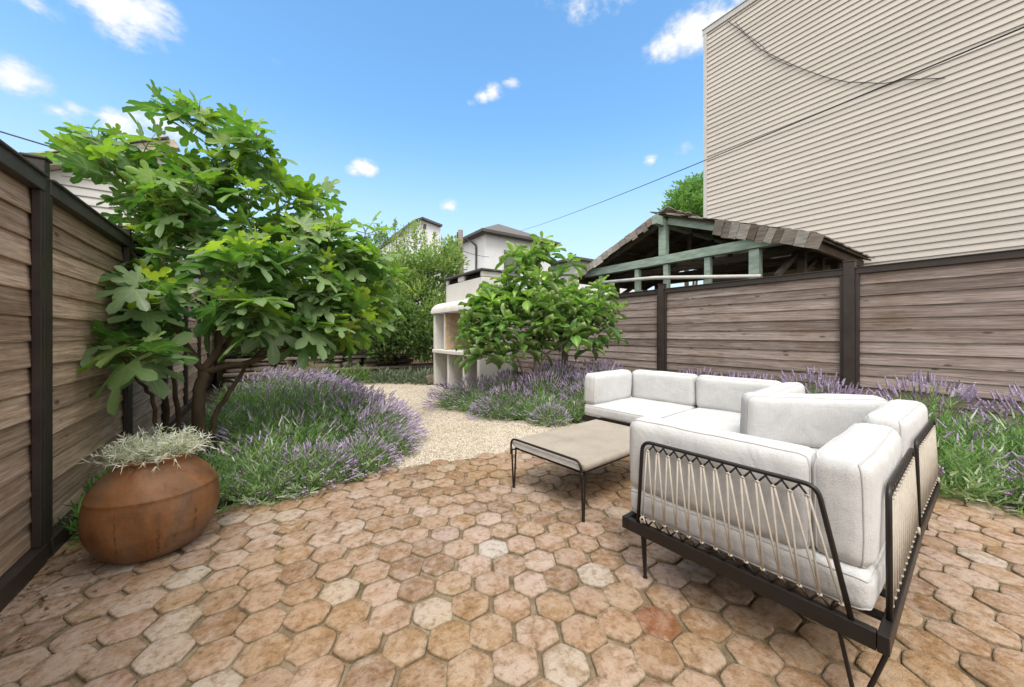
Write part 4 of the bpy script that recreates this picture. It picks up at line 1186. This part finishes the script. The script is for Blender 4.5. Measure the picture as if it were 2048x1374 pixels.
b = MB(); b.box((.31, 1.462, 1.145), (.56, .016, .74)); b.box((.598, .93, 1.145), (.016, 1.04, .74)); b.box((.31, .396, 1.145), (.56, .016, .74)); b.build('fire_lining', M['firebrick'], ov)
b = MB(); b.box((.578, .86, 1.12), (.012, .66, .56)); b.build('dark_patch', M['dark_fill'], ov)  # thin near-black panel over the middle of the back lining
# hood: quarter-round shoulders all round
b = MB()
out = [(0.0, 1.522), (0.0, 1.56)]
for k in range(9): 
    a = R(90 * k / 8); out.append((.20 - .20 * math.cos(a), 1.56 + .19 * math.sin(a)))
prof = out
vs = []; fs = []
x0, x1, y0, y1 = -.05, DX + .01, -.03, LY + .03
rings = []
for (ins, z) in prof:
    rings.append([(x0 + ins, y0 + ins, z), (x1 - ins * .4, y0 + ins, z), (x1 - ins * .4, y1 - ins, z), (x0 + ins, y1 - ins, z)])
for rg in rings: vs += rg
for i in range(len(rings) - 1):
    for j in range(4): fs.append((i * 4 + j, i * 4 + (j + 1) % 4, i * 4 + 4 + (j + 1) % 4, i * 4 + 4 + j))
fs.append((0, 3, 2, 1)); fs.append(tuple(range((len(rings) - 1) * 4, len(rings) * 4)))
b.add(vs, fs); hd = b.build('hood', M['stucco'], ov, bevel=.01)
b = MB(); b.box((.42, LY / 2, 1.94), (.46, LY - .46, .38))
# merlons that carry the cap
for yy in (LY - .27, 1.10, .27): b.box((.42, yy, 2.185), (.46, .09 if yy != 1.10 else .26, .11))
ch = b.build('chimney', M['stucco'], ov, bevel=.02)
b = MB(); b.box((.42, LY / 2, 2.17), (.36, LY - .60, .075)); b.build('flue', M['dark_fill'], ch)
b = MB(); b.box((.42, LY / 2, 2.258), (.56, LY - .36, .03)); b.build('cap_slab', M['eave_dark'], ch, bevel=.004)
# stone by the oven
b = MB()
import bmesh
def rock(c, d, seed):
    bm = bmesh.new(); bmesh.ops.create_icosphere(bm, subdivisions=3, radius=1)
    vs = []
    for v in bm.verts:
        k = 1 + .22 * mnoise.noise(v.co * 1.3 + Vector((seed, 0, 0))) + .07 * mnoise.noise(v.co * 4 + Vector((seed, 3, 0)))
        q = Vector([math.copysign(abs(x) ** .75, x) for x in v.co])
        vs.append((c[0] + q.x * k * d[0] / 2, c[1] + q.y * k * d[1] / 2, c[2] + q.z * k * d[2] / 2))
    fs = [tuple(v.index for v in f.verts) for f in bm.faces]; bm.free()
    return vs, fs
p = W(862, 667, 8.0)
vs, fs = rock((0, 0, .09), (.24, .22, .24), 3); b.add(vs, fs, .3)
o = tag(b.build('boulder', M['stone'], smooth=True), 'rough brown stone on the gravel beside the white oven', 'stone'); o.location = (p.x, p.y, 0)

# low dry-stone retaining wall in two steps
w = tag(empty('stone_wall', (.6, 8.95, 0)), 'low dry-stone retaining wall in two steps at the end of the gravel path', 'wall')
sr2 = random.Random(6)
for step, (yy, z0, hh) in enumerate(((0, 0, .30), (.42, .0, .56))):
    b = MB(); x = -1.2
    while x < 2.5:
        l = sr2.uniform(.22, .5)
        zz = z0
        while zz < z0 + hh - .07:
            t_ = min(sr2.uniform(.10, .17), z0 + hh - .05 - zz)
            vs, fs = rock((x + l / 2 + sr2.uniform(-.05, .05), yy + sr2.uniform(-.02, .02) + .12, zz + t_ / 2), (l * 1.03, .30, t_ * 1.08), sr2.uniform(0, 99)); b.add(vs, fs, sr2.random()); zz += t_
        x += l
    b.build('stones', M['stone'], w, smooth=True)
    b = MB(); x = -1.2
    while x < 2.5:
        l = sr2.uniform(.5, .9); b.box((x + l / 2, yy + .11, z0 + hh - .02), (l - .012, .34, .05), sr2.uniform(-.02, .02)); x += l
    b.build('coping', M['stone'], w, bevel=.012)
b = MB(); b.box((.62, 1.9, .26), (3.9, 2.6, .50)); tag(b.build('bed_soil', M['soil']), kind='structure').location = (.6, 8.95, 0)

# ---------------------------------------------------------------- open timber pavilion beyond the right-hand fence
pv = tag(empty('timber_pavilion', (6.6, 4.25, 0)), 'old green-painted timber pavilion with shaggy shingle roof behind the right-hand fence', 'pavilion')
LX = 2.75; HS = 2.35; ZE, ZR = 2.50, 3.42                       # half span, eave, ridge
def part(name, mat, fn, parent=pv, **k):
    b = MB(); fn(b); return b.build(name, M[mat], parent, **k)
sl = (ZR - ZE) / HS
part('tie_beam', 'green_timber', lambda b: b.box((.0, 0, 2.555), (.14, 2 * HS - .55, .165)), bevel=.006)
part('king_post', 'green_timber', lambda b: (b.box((-.01, .0, 2.99), (.13, .15, .70))), bevel=.005)
part('ridge_beam', 'green_timber', lambda b: b.box((LX / 2 - .18, .0, ZR - .115), (LX + .28, .11, .17)), bevel=.005)
for sg in (-1, 1):
    part('rafter', 'green_timber' if sg < 0 else 'old_timber', lambda b: b.bar((.02, sg * .08, ZR - .105), (.02, sg * (HS - .02), ZE - .03), .07, .13), bevel=.004)
for y in (1.62, .62, -.05, -.86, -1.62):
    big = abs(y + 1.62) < .1
    part('post', 'green_timber', lambda b: b.box((.015, y, 1.23), (.14 if big else .10, .15 if big else .10, 2.46)), bevel=.005)
def inner(b):
    for x in (.95, 1.85, 2.7):
        b.box((x, 0, 2.53), (.09, 2 * HS - .5, .13))
        for sg in (-1, 1):
            b.bar((x, sg * .05, ZR - .12), (x, sg * (HS - .05), ZE - .06), .06, .10)
            b.bar((x, sg * .1, 2.60), (x, sg * 1.1, ZR - sl * 1.1 - .12), .05, .07)
        b.box((x, 0, 3.0), (.07, .08, .8))
        for y in (-1.95, 1.95): b.box((x, y, 1.24), (.11, .11, 2.48))
    for sg in (-1, 1):
        for k in (.5, 1.1, 1.7, 2.2): b.box((LX / 2, sg * k, ZR - sl * k - .055), (LX, .05, .05))
        b.bar((.05, sg * 1.9, 2.0), (.9, sg * 1.9, 2.46), .06, .08); b.bar((.9, sg * 1.9, 2.0), (1.8, sg * 1.9, 2.46), .06, .08)
    b.bar((.1, -.2, 2.5), (1.8, 1.5, 2.5), .05, .08); b.bar((.1, .2, 2.5), (1.8, -1.6, 2.5), .05, .08)
part('inner_frame', 'old_timber', inner)
for sg in (-1, 1):
    def deck(b):
        b.bar((-.10 + (LX + .25) / 2, sg * -.0, ZR + .012), (-.10 + (LX + .25) / 2, sg * (HS + .08), ZE - .02), LX + .25, .022, up=(0, 0, 1))
    part('roof_boards', 'old_timber', deck)
    sh = random.Random(40 + sg)
    def shakes(b):
        n = Vector((0, sg * sl, 1)).normalized(); dn = Vector((0, sg, -sl)).normalized()
        Ls = math.hypot(HS + .1, sl * (HS + .1))
        k = 0
        s_ = Ls
        while s_ > .05:                                          # courses from the eave upwards
            x = -.16
            while x < LX + .1:
                w_ = sh.uniform(.09, .17); l_ = .36 + sh.uniform(-.03, .05)
                c = Vector((x + w_ / 2, 0, ZR + .03)) + dn * (s_ - l_ / 2 + sh.uniform(-.02, .03)) + n * (.018 + .004 * (k % 3))
                M3 = Matrix((Vector((1, 0, 0)), dn, Vector((1, 0, 0)).cross(dn))).transposed() @ Matrix.Rotation(-.05, 3, 'X')
                b.box(c, (w_ - .006, l_, .018), rnd=sh.random() * .85, M=M3); x += w_
            s_ -= .165; k += 1
        # the ragged shakes that hang over the gable edge
        s_ = .12 if sg > 0 else 1.15
        while s_ < Ls - .02:
            w_ = sh.uniform(.10, .19)
            drop = sh.uniform(.14, .20) if sg > 0 else sh.uniform(.20, .27)
            c = Vector((-.185 - sh.uniform(0, .02), 0, ZR + .005)) + dn * (s_ + w_ / 2) - Vector((0, 0, 1)) * (drop / 2 - .03) + Vector((-.015, 0, 0))
            M3 = Matrix((Vector((1, 0, 0)), dn, Vector((1, 0, 0)).cross(dn))).transposed() @ Matrix.Rotation(sh.uniform(-.05, .25), 3, 'Y')
            b.box(c, (.022, w_ - .008, drop), rnd=sh.random() if sg < 0 else .35 + .6 * sh.random(), M=M3)
            s_ += w_
    part('shingles', 'shake', shakes)
part('eave_board', 'old_timber', lambda b: (b.box((LX / 2, HS - .02, ZE - .09), (LX, .05, .12)), b.box((LX / 2, -HS + .02, ZE - .09), (LX, .05, .12))))
b = MB(); b.tube([(0, 1.75, .16), (0, .2, .085), (0, -1.65, -.12)], [.035, .038, .03], 10)
o = tag(b.build('bleached_pole', M['pale_pole'], smooth=True), 'long pale bleached pole fixed level across the front of the timber pavilion', 'pole'); o.location = (6.46, 4.15, 2.12)

# ---------------------------------------------------------------- houses
def lap_wall(b, y0, y1, z0, z1, x, face, course, seed, axis='X', lap=.021, top=None):
    r = random.Random(seed); n = int(round((z1 - z0) / course))
    for i in range(n):
        za = z0 + i * course; zb = za + course
        rn = r.random()
        p = [(x, za), (x + face * lap, za), (x + face * (lap + .001), za + .006), (x + face * .002, zb), (x, zb)]
        if top is not None:
            ya, yb = top(zb)
            if yb - ya < .05: continue
        else: ya, yb = y0, y1
        b.prism(p if axis == 'X' else p, 'Y' if axis == 'X' else 'X', ya, yb, rn)
HX = 9.6; HY = 5.02; HT = 8.92
h = tag(empty('clapboard_house', (HX, HY, 0)), 'tall windowless beige clapboard house wall rising behind the right-hand fence', 'house')
b = MB(); b.box((4.0, -6.5, HT / 2), (7.98, 12.96, HT)); 
b.build('core_wall', M['siding'], h)
b = MB(); lap_wall(b, -13, -.07, .0, HT, .0, -1, .1165, 3); b.build('siding', M['siding'], h, fix=True)
b = MB(); b.box((-.012, -.032, HT / 2), (.05, .085, HT)); b.build('corner_trim', M['trim'], h, bevel=.004)
b = MB(); b.box((-.014, -6.5, HT + .06), (.06, 13.06, .13)); b.box((-.022, -6.5, HT + .14), (.08, 13.08, .022)); b.build('roof_fascia', M['trim'], h, bevel=.005)
b = MB(); b.box((4.0, -6.5, HT + .15), (7.9, 12.9, .12)); b.build('roof', M['roof_grey'], h)
def onwall(x, y, off=-.035):
    u = (x - 1024) / 730; d = (HX + off) / (math.sin(YAW) + u * math.cos(YAW)); return W(x, y, d)
b = MB(); pts = [onwall(*q) for q in ((1455, 42), (1478, 58), (1500, 78), (1520, 98), (1560, 118), (1605, 138), (1650, 154), (1695, 164), (1730, 165), (1768, 167), (1800, 160), (1890, 156))]
b.tube(pts, .0065, 6); tag(b.build('wall_wire', M['cable'], smooth=True), 'thin dark wire sagging across the top of the beige clapboard wall', 'wire')
b = MB(); pts = [onwall(*q, -.045) for q in ((1470, 44), (1490, 66), (1525, 92), (1538, 112), (1562, 124), (1585, 133))]
b.tube(pts, .0055, 6); tag(b.build('wall_wire', M['cable'], smooth=True), 'shorter loose wire end beside the sagging wire at the corner of the beige wall', 'wire')

# two pale houses with hipped roofs far behind
def hip_house(name, label, cx, cy, lx, ly, ze, rise, over, mat, windows, pipe=None, ridge=.35):
    root = tag(empty(name, (cx, cy, 0)), label, 'house')
    b = MB(); b.box((lx / 2, ly / 2, ze / 2), (lx, ly, ze)); b.build('wall', M[mat], root)
    b = MB(); o = over
    e = [(-o, -o, ze), (lx + o, -o, ze), (lx + o, ly + o, ze), (-o, ly + o, ze)]
    e2 = [(x, y, ze + .16) for x, y, z in e]
    m = min(lx, ly) / 2
    if lx >= ly: rd = [(m, ly / 2, ze + rise), (lx - m, ly / 2, ze + rise)]; fs = [(4, 5, 9, 8), (5, 6, 9), (6, 7, 8, 9), (7, 4, 8)]
    else: rd = [(lx / 2, m, ze + rise), (lx / 2, ly - m, ze + rise)]; fs = [(4, 5, 8), (5, 6, 9, 8), (6, 7, 9), (7, 4, 8, 9)]
    b.add(e + e2 + rd, fs + [(3, 2, 1, 0)]); b.build('roof', M['roof_grey'], root)
    b = MB()
    for i in range(4):
        a, c = Vector(e[i]), Vector(e[(i + 1) % 4]); dd = (c - a).normalized() * .06
        b.bar(a + Vector((0, 0, .075)) - dd, c + Vector((0, 0, .075)) + dd, .10, .15)
    b.build('gutter', M['eave_dark'], root)
    for (face, p, z, w_, h_) in windows:
        b = MB(); c = (p, -.02, z) if face == 'Y' else (-.02, p, z); d = (w_, .06, h_) if face == 'Y' else (.06, w_, h_)
        f = b.build('window', M['eave_dark'], root) if False else None
        t = .07
        if face == 'Y':
            b.box((p, -.02, z + h_ / 2), (w_ + 2 * t, .07, t)); b.box((p, -.02, z - h_ / 2), (w_ + 2 * t, .07, t))
            b.box((p - w_ / 2 - t / 2, -.02, z), (t, .07, h_ - t - .004)); b.box((p + w_ / 2 + t / 2, -.02, z), (t, .07, h_ - t - .004))
        else:
            b.box((-.02, p, z + h_ / 2), (.07, w_ + 2 * t, t)); b.box((-.02, p, z - h_ / 2), (.07, w_ + 2 * t, t))
            b.box((-.02, p - w_ / 2 - t / 2, z), (.07, t, h_ - t - .004)); b.box((-.02, p + w_ / 2 + t / 2, z), (.07, t, h_ - t - .004))
        f = b.build('window', M['eave_dark'], root)
        b = MB()
        if face == 'Y': b.box((p, -.008, z), (w_, .02, h_ - t))
        else: b.box((-.008, p, z), (.02, w_, h_ - t))
        b.build('pane', M['screen'], f)
    if pipe:
        b = MB(); y = pipe
        b.tube([(-over + .02, y + .5, ze - .02), (-.25, y + .25, ze - .2), (-.07, y + .02, ze - .45), (-.07, y, ze - .7), (-.07, y, 0)], .055, 8); b.build('downpipe', M['eave_dark'], root, smooth=True)
    return root
hA = hip_house('hip_roofed_house', 'pale two-storey house with grey hipped roof and one dark window beyond the white oven', 9.95, 16.95, 4.6, 9.0, 6.45, 1.5, .38, 'house_white',
          [('Y', 1.75, 4.95, .95, 1.5)], pipe=.9)
hB = hip_house('hip_roofed_house', 'farther pale house with grey hipped roof seen left of the timber pavilion', 17.3, 17.6, 7, 8, 5.95, 1.3, .45, 'house_white_b', [('X', 1.6, 4.2, .9, 1.4)], pipe=2.6)
# white gable with a curved parapet
g = tag(empty('curved_gable', (*W(840, 667, 22).xy, 0)), 'white gable top with curved parapet and grey coping above the shrubs', 'building')
O = g.location.copy()
def loc(x, y, d=22): return W(x, y, d) - O
# built square to the street: facade looks to -Y
zt = lambda y: 1.1 + (667 - y) * 22 / 730
s_ = 22 / 730
ol = [(-36 * s_ * 1.16, 0), (38 * s_ * 1.16, 0), (38 * s_ * 1.16, zt(447)), (2 * s_ * 1.16, zt(439)), (-10 * s_ * 1.16, zt(446)), (-22 * s_ * 1.16, zt(457)), (-30 * s_ * 1.16, zt(468)), (-36 * s_ * 1.16, zt(480))]
b = MB(); b.prism(ol, 'Y', 0, 5); b.build('wall', M['house_white'], g)
b = MB()
for i in range(2, len(ol) - 1):
    a, c = ol[i], ol[i + 1]; dv = Vector((c[0] - a[0], 0, c[1] - a[1])).normalized() * .02
    b.bar(Vector((a[0], 2.4, a[1] + .05)) - dv, Vector((c[0], 2.4, c[1] + .05)) + dv, 5.3, .12)
b.build('coping', M['eave_dark'], g)
b = MB(); b.box((.3, -.02, zt(449)), (.16, .05, .14)); b.box((.28, -.02, zt(454)), (.18, .05, .16)); b.build('vent', M['eave_dark'], g)
# neighbour on the left with white clapboard gable
n_ = tag(empty('clapboard_shed', (-5.2, 8.0, 0)), 'white clapboard gable with weathered roof edge showing above the left fence', 'house')
zr = lambda x: 2.16 + (x) * .47
b = MB(); b.prism([(0, 0), (4.2, 0), (4.2, zr(3.95)), (3.95, zr(3.95) + .0), (0, zr(0))], 'Y', .02, 5); b.build('core_wall', M['siding_white'], n_)
b = MB(); lap_wall(b, 0, 4.2, 0, 3.98, .02, -1, .125, 8, axis='Y', top=lambda z: (max(0, (z - 2.16) / .47), 4.2)); b.build('siding', M['siding_white'], n_)
b = MB(); b.bar((-.3, -.06, zr(-.3) + .06), (4.1, -.06, zr(4.1) + .06), .16, .14); b.build('rake_board', M['trim_dirty'], n_, bevel=.006)
b = MB(); b.bar((-.3, 2.56, zr(-.3) + .13), (4.1, 2.4, zr(4.1) + .13), 5.2, .02); b.build('roof', M['trim'], n_)

# utility pole and the wires
pp = W(920, 503, 15)
up = tag(empty('utility_pole', (pp.x, pp.y, 0)), 'weathered wooden utility pole standing left of the hip-roofed house', 'pole')
b = MB(); b.tube([(0, 0, 0), (0, 0, 2.5), (.02, 0, 5.35)], [.15, .13, .10], 12); b.build('shaft', M['pole_wood'], up, smooth=True)
b = MB(); b.tube([(.0, -.12, 4.45), (.0, -.12, 4.65)], .03, 8); b.bar((0, -.14, 4.5), (0, .1, 4.5), .05, .06); b.tube([(-.12, 0, 4.9), (-.12, 0, 5.25)], .022, 6); b.bar((-.14, 0, 4.9), (.1, 0, 4.9), .04, .05); b.build('bracket', M['cable'], up)
def wire(label, a, c, r, sag, mat, n=14):
    b = MB(); pts = [a.lerp(c, i / n) - Vector((0, 0, sag * 4 * (i / n) * (1 - i / n))) for i in range(n + 1)]
    b.tube(pts, r, 6); tag(b.build('overhead_wire', M[mat], smooth=True), label, 'wire')
a = W(1040, 462, 20); c = W(2300, -52, 2.3)
wire('long dark overhead cable crossing in front of the beige clapboard wall', a, c, .007, .12, 'cable', 24)
a = Vector((pp.x, pp.y - .1, 4.55)); c = W(-160, 214, 3.9)
wire('overhead cable running from the utility pole over the fig tree to the upper left', a, c, .010, .25, 'cable_blue', 24)
a = Vector((pp.x, pp.y - .1, 4.5)); c = W(978, 514, 19.0)
wire('short cable from the utility pole to the hip-roofed house', a, c, .012, .05, 'cable')
a = W(40, 347, 5.0); c = W(330, 305, 5.2)
wire('short cable along the roof edge of the white clapboard gable', a, c, .010, .03, 'cable')

# ---------------------------------------------------------------- sky, sun, camera
SUN_EL, SUN_AZ = 58, 212            # degrees; azimuth clockwise from +Y
w = bpy.data.worlds.new('World'); scene.world = w; w.use_nodes = True
t = w.node_tree; t.nodes.clear()
def wn(typ, ins=None, **pr):
    nd = t.nodes.new('ShaderNode' + typ)
    for k, v in pr.items(): setattr(nd, k, v)
    for k, v in (ins or {}).items():
        if isinstance(v, bpy.types.NodeSocket): t.links.new(v, nd.inputs[k])
        else: nd.inputs[k].default_value = v
    return nd
sky = wn('TexSky', sky_type='NISHITA'); sky.sun_disc = False; sky.sun_elevation = R(SUN_EL); sky.sun_rotation = R(SUN_AZ)
sky.air_density = 1.15; sky.dust_density = 1.6; sky.ozone_density = 2.2; sky.altitude = 0
tc = wn('TexCoord')
dirv = wn('VectorMath', {0: tc.outputs['Generated']}, operation='NORMALIZE').outputs[0]
def mth(op, a, b_=None, clamp=False):
    nd = wn('Math', operation=op, use_clamp=clamp)
    for k, v in ((0, a), (1, b_)):
        if v is None: continue
        if isinstance(v, bpy.types.NodeSocket): t.links.new(v, nd.inputs[k])
        else: nd.inputs[k].default_value = v
    return nd.outputs[0]
nz = wn('TexNoise', {'Vector': dirv, 'Scale': 15.0, 'Detail': 8.0, 'Roughness': .62, 'Distortion': .3}).outputs['Fac']
nz2 = wn('TexNoise', {'Vector': wn('Mapping', {'Vector': dirv, 'Scale': (1, 1, 2.2)}).outputs[0], 'Scale': 34.0, 'Detail': 6.0, 'Roughness': .6}).outputs['Fac']
# small fair-weather clouds: centre as seen in the photograph, angular size, weight
CL = [(225, 0, .085, 1.1), (275, 22, .07, 1.0), (250, 68, .05, .7), (310, 85, .03, .5), (22, 150, .055, 1.0), (115, 224, .035, .95), (148, 218, .026, .9), (250, 250, .052, 1.0), (300, 238, .055, 1.1), (345, 262, .05, .9),
      (730, 336, .038, 1.0), (708, 342, .026, .8), (898, 411, .032, 1.0), (985, 182, .034, .95), (1022, 166, .028, .8), (965, 192, .026, .8), (1170, 5, .06, .75), (1230, -15, .06, .8), (1100, -12, .05, .5), (1340, 90, .055, 1.0), (1385, 62, .07, 1.2), (1440, 40, .065, 1.1), (1480, 55, .05, 1.0),
      (1303, 321, .026, .9), (1370, 297, .028, .55), (1310, 104, .04, .8), (60, 5, .05, .4), (545, 120, .03, .22), (1480, 0, .05, .8), (940, 205, .02, .4), (870, 275, .04, .25)]
mask = None
for (x, y, s_, wgt) in CL:
    d = (W(x, y, 10) - Vector((0, 0, 1.1))).normalized()
    dist = wn('VectorMath', {0: wn('VectorMath', {0: wn('VectorMath', {0: dirv, 1: tuple(d)}, operation='SUBTRACT').outputs[0], 1: (1, 1, 1.55)}, operation='MULTIPLY').outputs[0]}, operation='LENGTH').outputs['Value']
    v = wn('MapRange', {'Value': dist, 'From Min': 0.0, 'From Max': s_ * 1.08, 'To Min': wgt, 'To Max': 0.0}).outputs[0]
    mask = v if mask is None else mth('MAXIMUM', mask, v)
edge = mth('ADD', mth('MULTIPLY', mth('SUBTRACT', nz, .5), 1.9), mth('MULTIPLY', mth('SUBTRACT', nz2, .5), .9))
dens = mth('ADD', mask, mth('MULTIPLY', edge, mth('MINIMUM', mth('MULTIPLY', mask, 3.0), 1.0)))
cov = wn('MapRange', {'Value': dens, 'From Min': .16, 'From Max': 1.0}, interpolation_type='SMOOTHSTEP').outputs[0]
shade = wn('MapRange', {'Value': dens, 'From Min': .5, 'From Max': 1.2, 'To Min': .86, 'To Max': 1.08}).outputs[0]
cl_col = wn('MixRGB', {'Fac': shade, 'Color1': (0, 0, 0, 1), 'Color2': (CLOUD * .97, CLOUD * .985, CLOUD, 1)}).outputs[0]
hs = wn('HueSaturation', {'Color': sky.outputs[0], 'Hue': .493, 'Saturation': SKY_SAT, 'Value': SKY_VAL}).outputs[0]
sz = wn('SeparateXYZ', {'Vector': dirv}).outputs[2]
hz_ = wn('MapRange', {'Value': sz, 'From Min': .50, 'From Max': .03, 'To Min': 0.0, 'To Max': .80}, interpolation_type='SMOOTHSTEP').outputs[0]
hs = wn('MixRGB', {'Fac': hz_, 'Color1': hs, 'Color2': (HAZE * .80, HAZE * .91, HAZE, 1)}).outputs[0]
col = wn('MixRGB', {'Fac': mth('MULTIPLY', cov, .96), 'Color1': hs, 'Color2': cl_col}).outputs[0]
# unseen broken cloud overhead and behind the camera, added as soft white fill light
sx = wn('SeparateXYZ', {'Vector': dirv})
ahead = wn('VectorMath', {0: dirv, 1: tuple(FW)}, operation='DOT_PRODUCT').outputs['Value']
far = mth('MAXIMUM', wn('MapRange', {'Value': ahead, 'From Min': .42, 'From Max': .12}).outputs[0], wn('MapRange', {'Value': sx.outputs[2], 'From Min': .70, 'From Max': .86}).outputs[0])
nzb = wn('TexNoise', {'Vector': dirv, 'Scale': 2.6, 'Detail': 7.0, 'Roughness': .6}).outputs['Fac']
fill_cloud = mth('MULTIPLY', far, wn('MapRange', {'Value': nzb, 'From Min': .24, 'From Max': .46}, interpolation_type='SMOOTHSTEP').outputs[0])
col = wn('MixRGB', {'Fac': fill_cloud, 'Color1': col, 'Color2': (FILL_CLOUD, FILL_CLOUD * .985, FILL_CLOUD * .955, 1)}).outputs[0]
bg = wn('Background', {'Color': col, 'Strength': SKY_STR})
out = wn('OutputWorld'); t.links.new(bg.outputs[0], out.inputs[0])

sun = bpy.data.lights.new('sun', 'SUN'); so = bpy.data.objects.new('sun', sun); COL.objects.link(so)
sun.energy = SUN_E; sun.angle = R(SUN_ANGLE); sun.color = (1, .95, .88)
sd = Vector((math.sin(R(SUN_AZ)) * math.cos(R(SUN_EL)), math.cos(R(SUN_AZ)) * math.cos(R(SUN_EL)), math.sin(R(SUN_EL))))
so.rotation_euler = (-sd).to_track_quat('-Z', 'Y').to_euler(); so.location = (0, 0, 20)

cam = bpy.data.cameras.new('camera'); co = bpy.data.objects.new('camera', cam); COL.objects.link(co)
cam.sensor_width = 36; cam.lens = 36 * 730 / 2048; cam.clip_start = .05; cam.clip_end = 2000
co.location = (0, 0, 1.1); co.rotation_euler = (R(90), 0, -YAW); cam.shift_y = -20 / 2048
scene.camera = co
scene.view_settings.view_transform = 'Standard'; scene.view_settings.look = 'None'; scene.view_settings.exposure = EXPO; scene.view_settings.gamma = 1
scene.cycles.max_bounces = 6; scene.cycles.diffuse_bounces = 3; scene.cycles.transmission_bounces = 4; scene.cycles.transparent_max_bounces = 4; scene.cycles.glossy_bounces = 2
scene.cycles.use_denoising = True; scene.cycles.sample_clamp_indirect = 6; scene.cycles.caustics_reflective = False; scene.cycles.caustics_refractive = False
for o in list(bpy.data.objects):
    if o.type == 'EMPTY': o.empty_display_size = .1
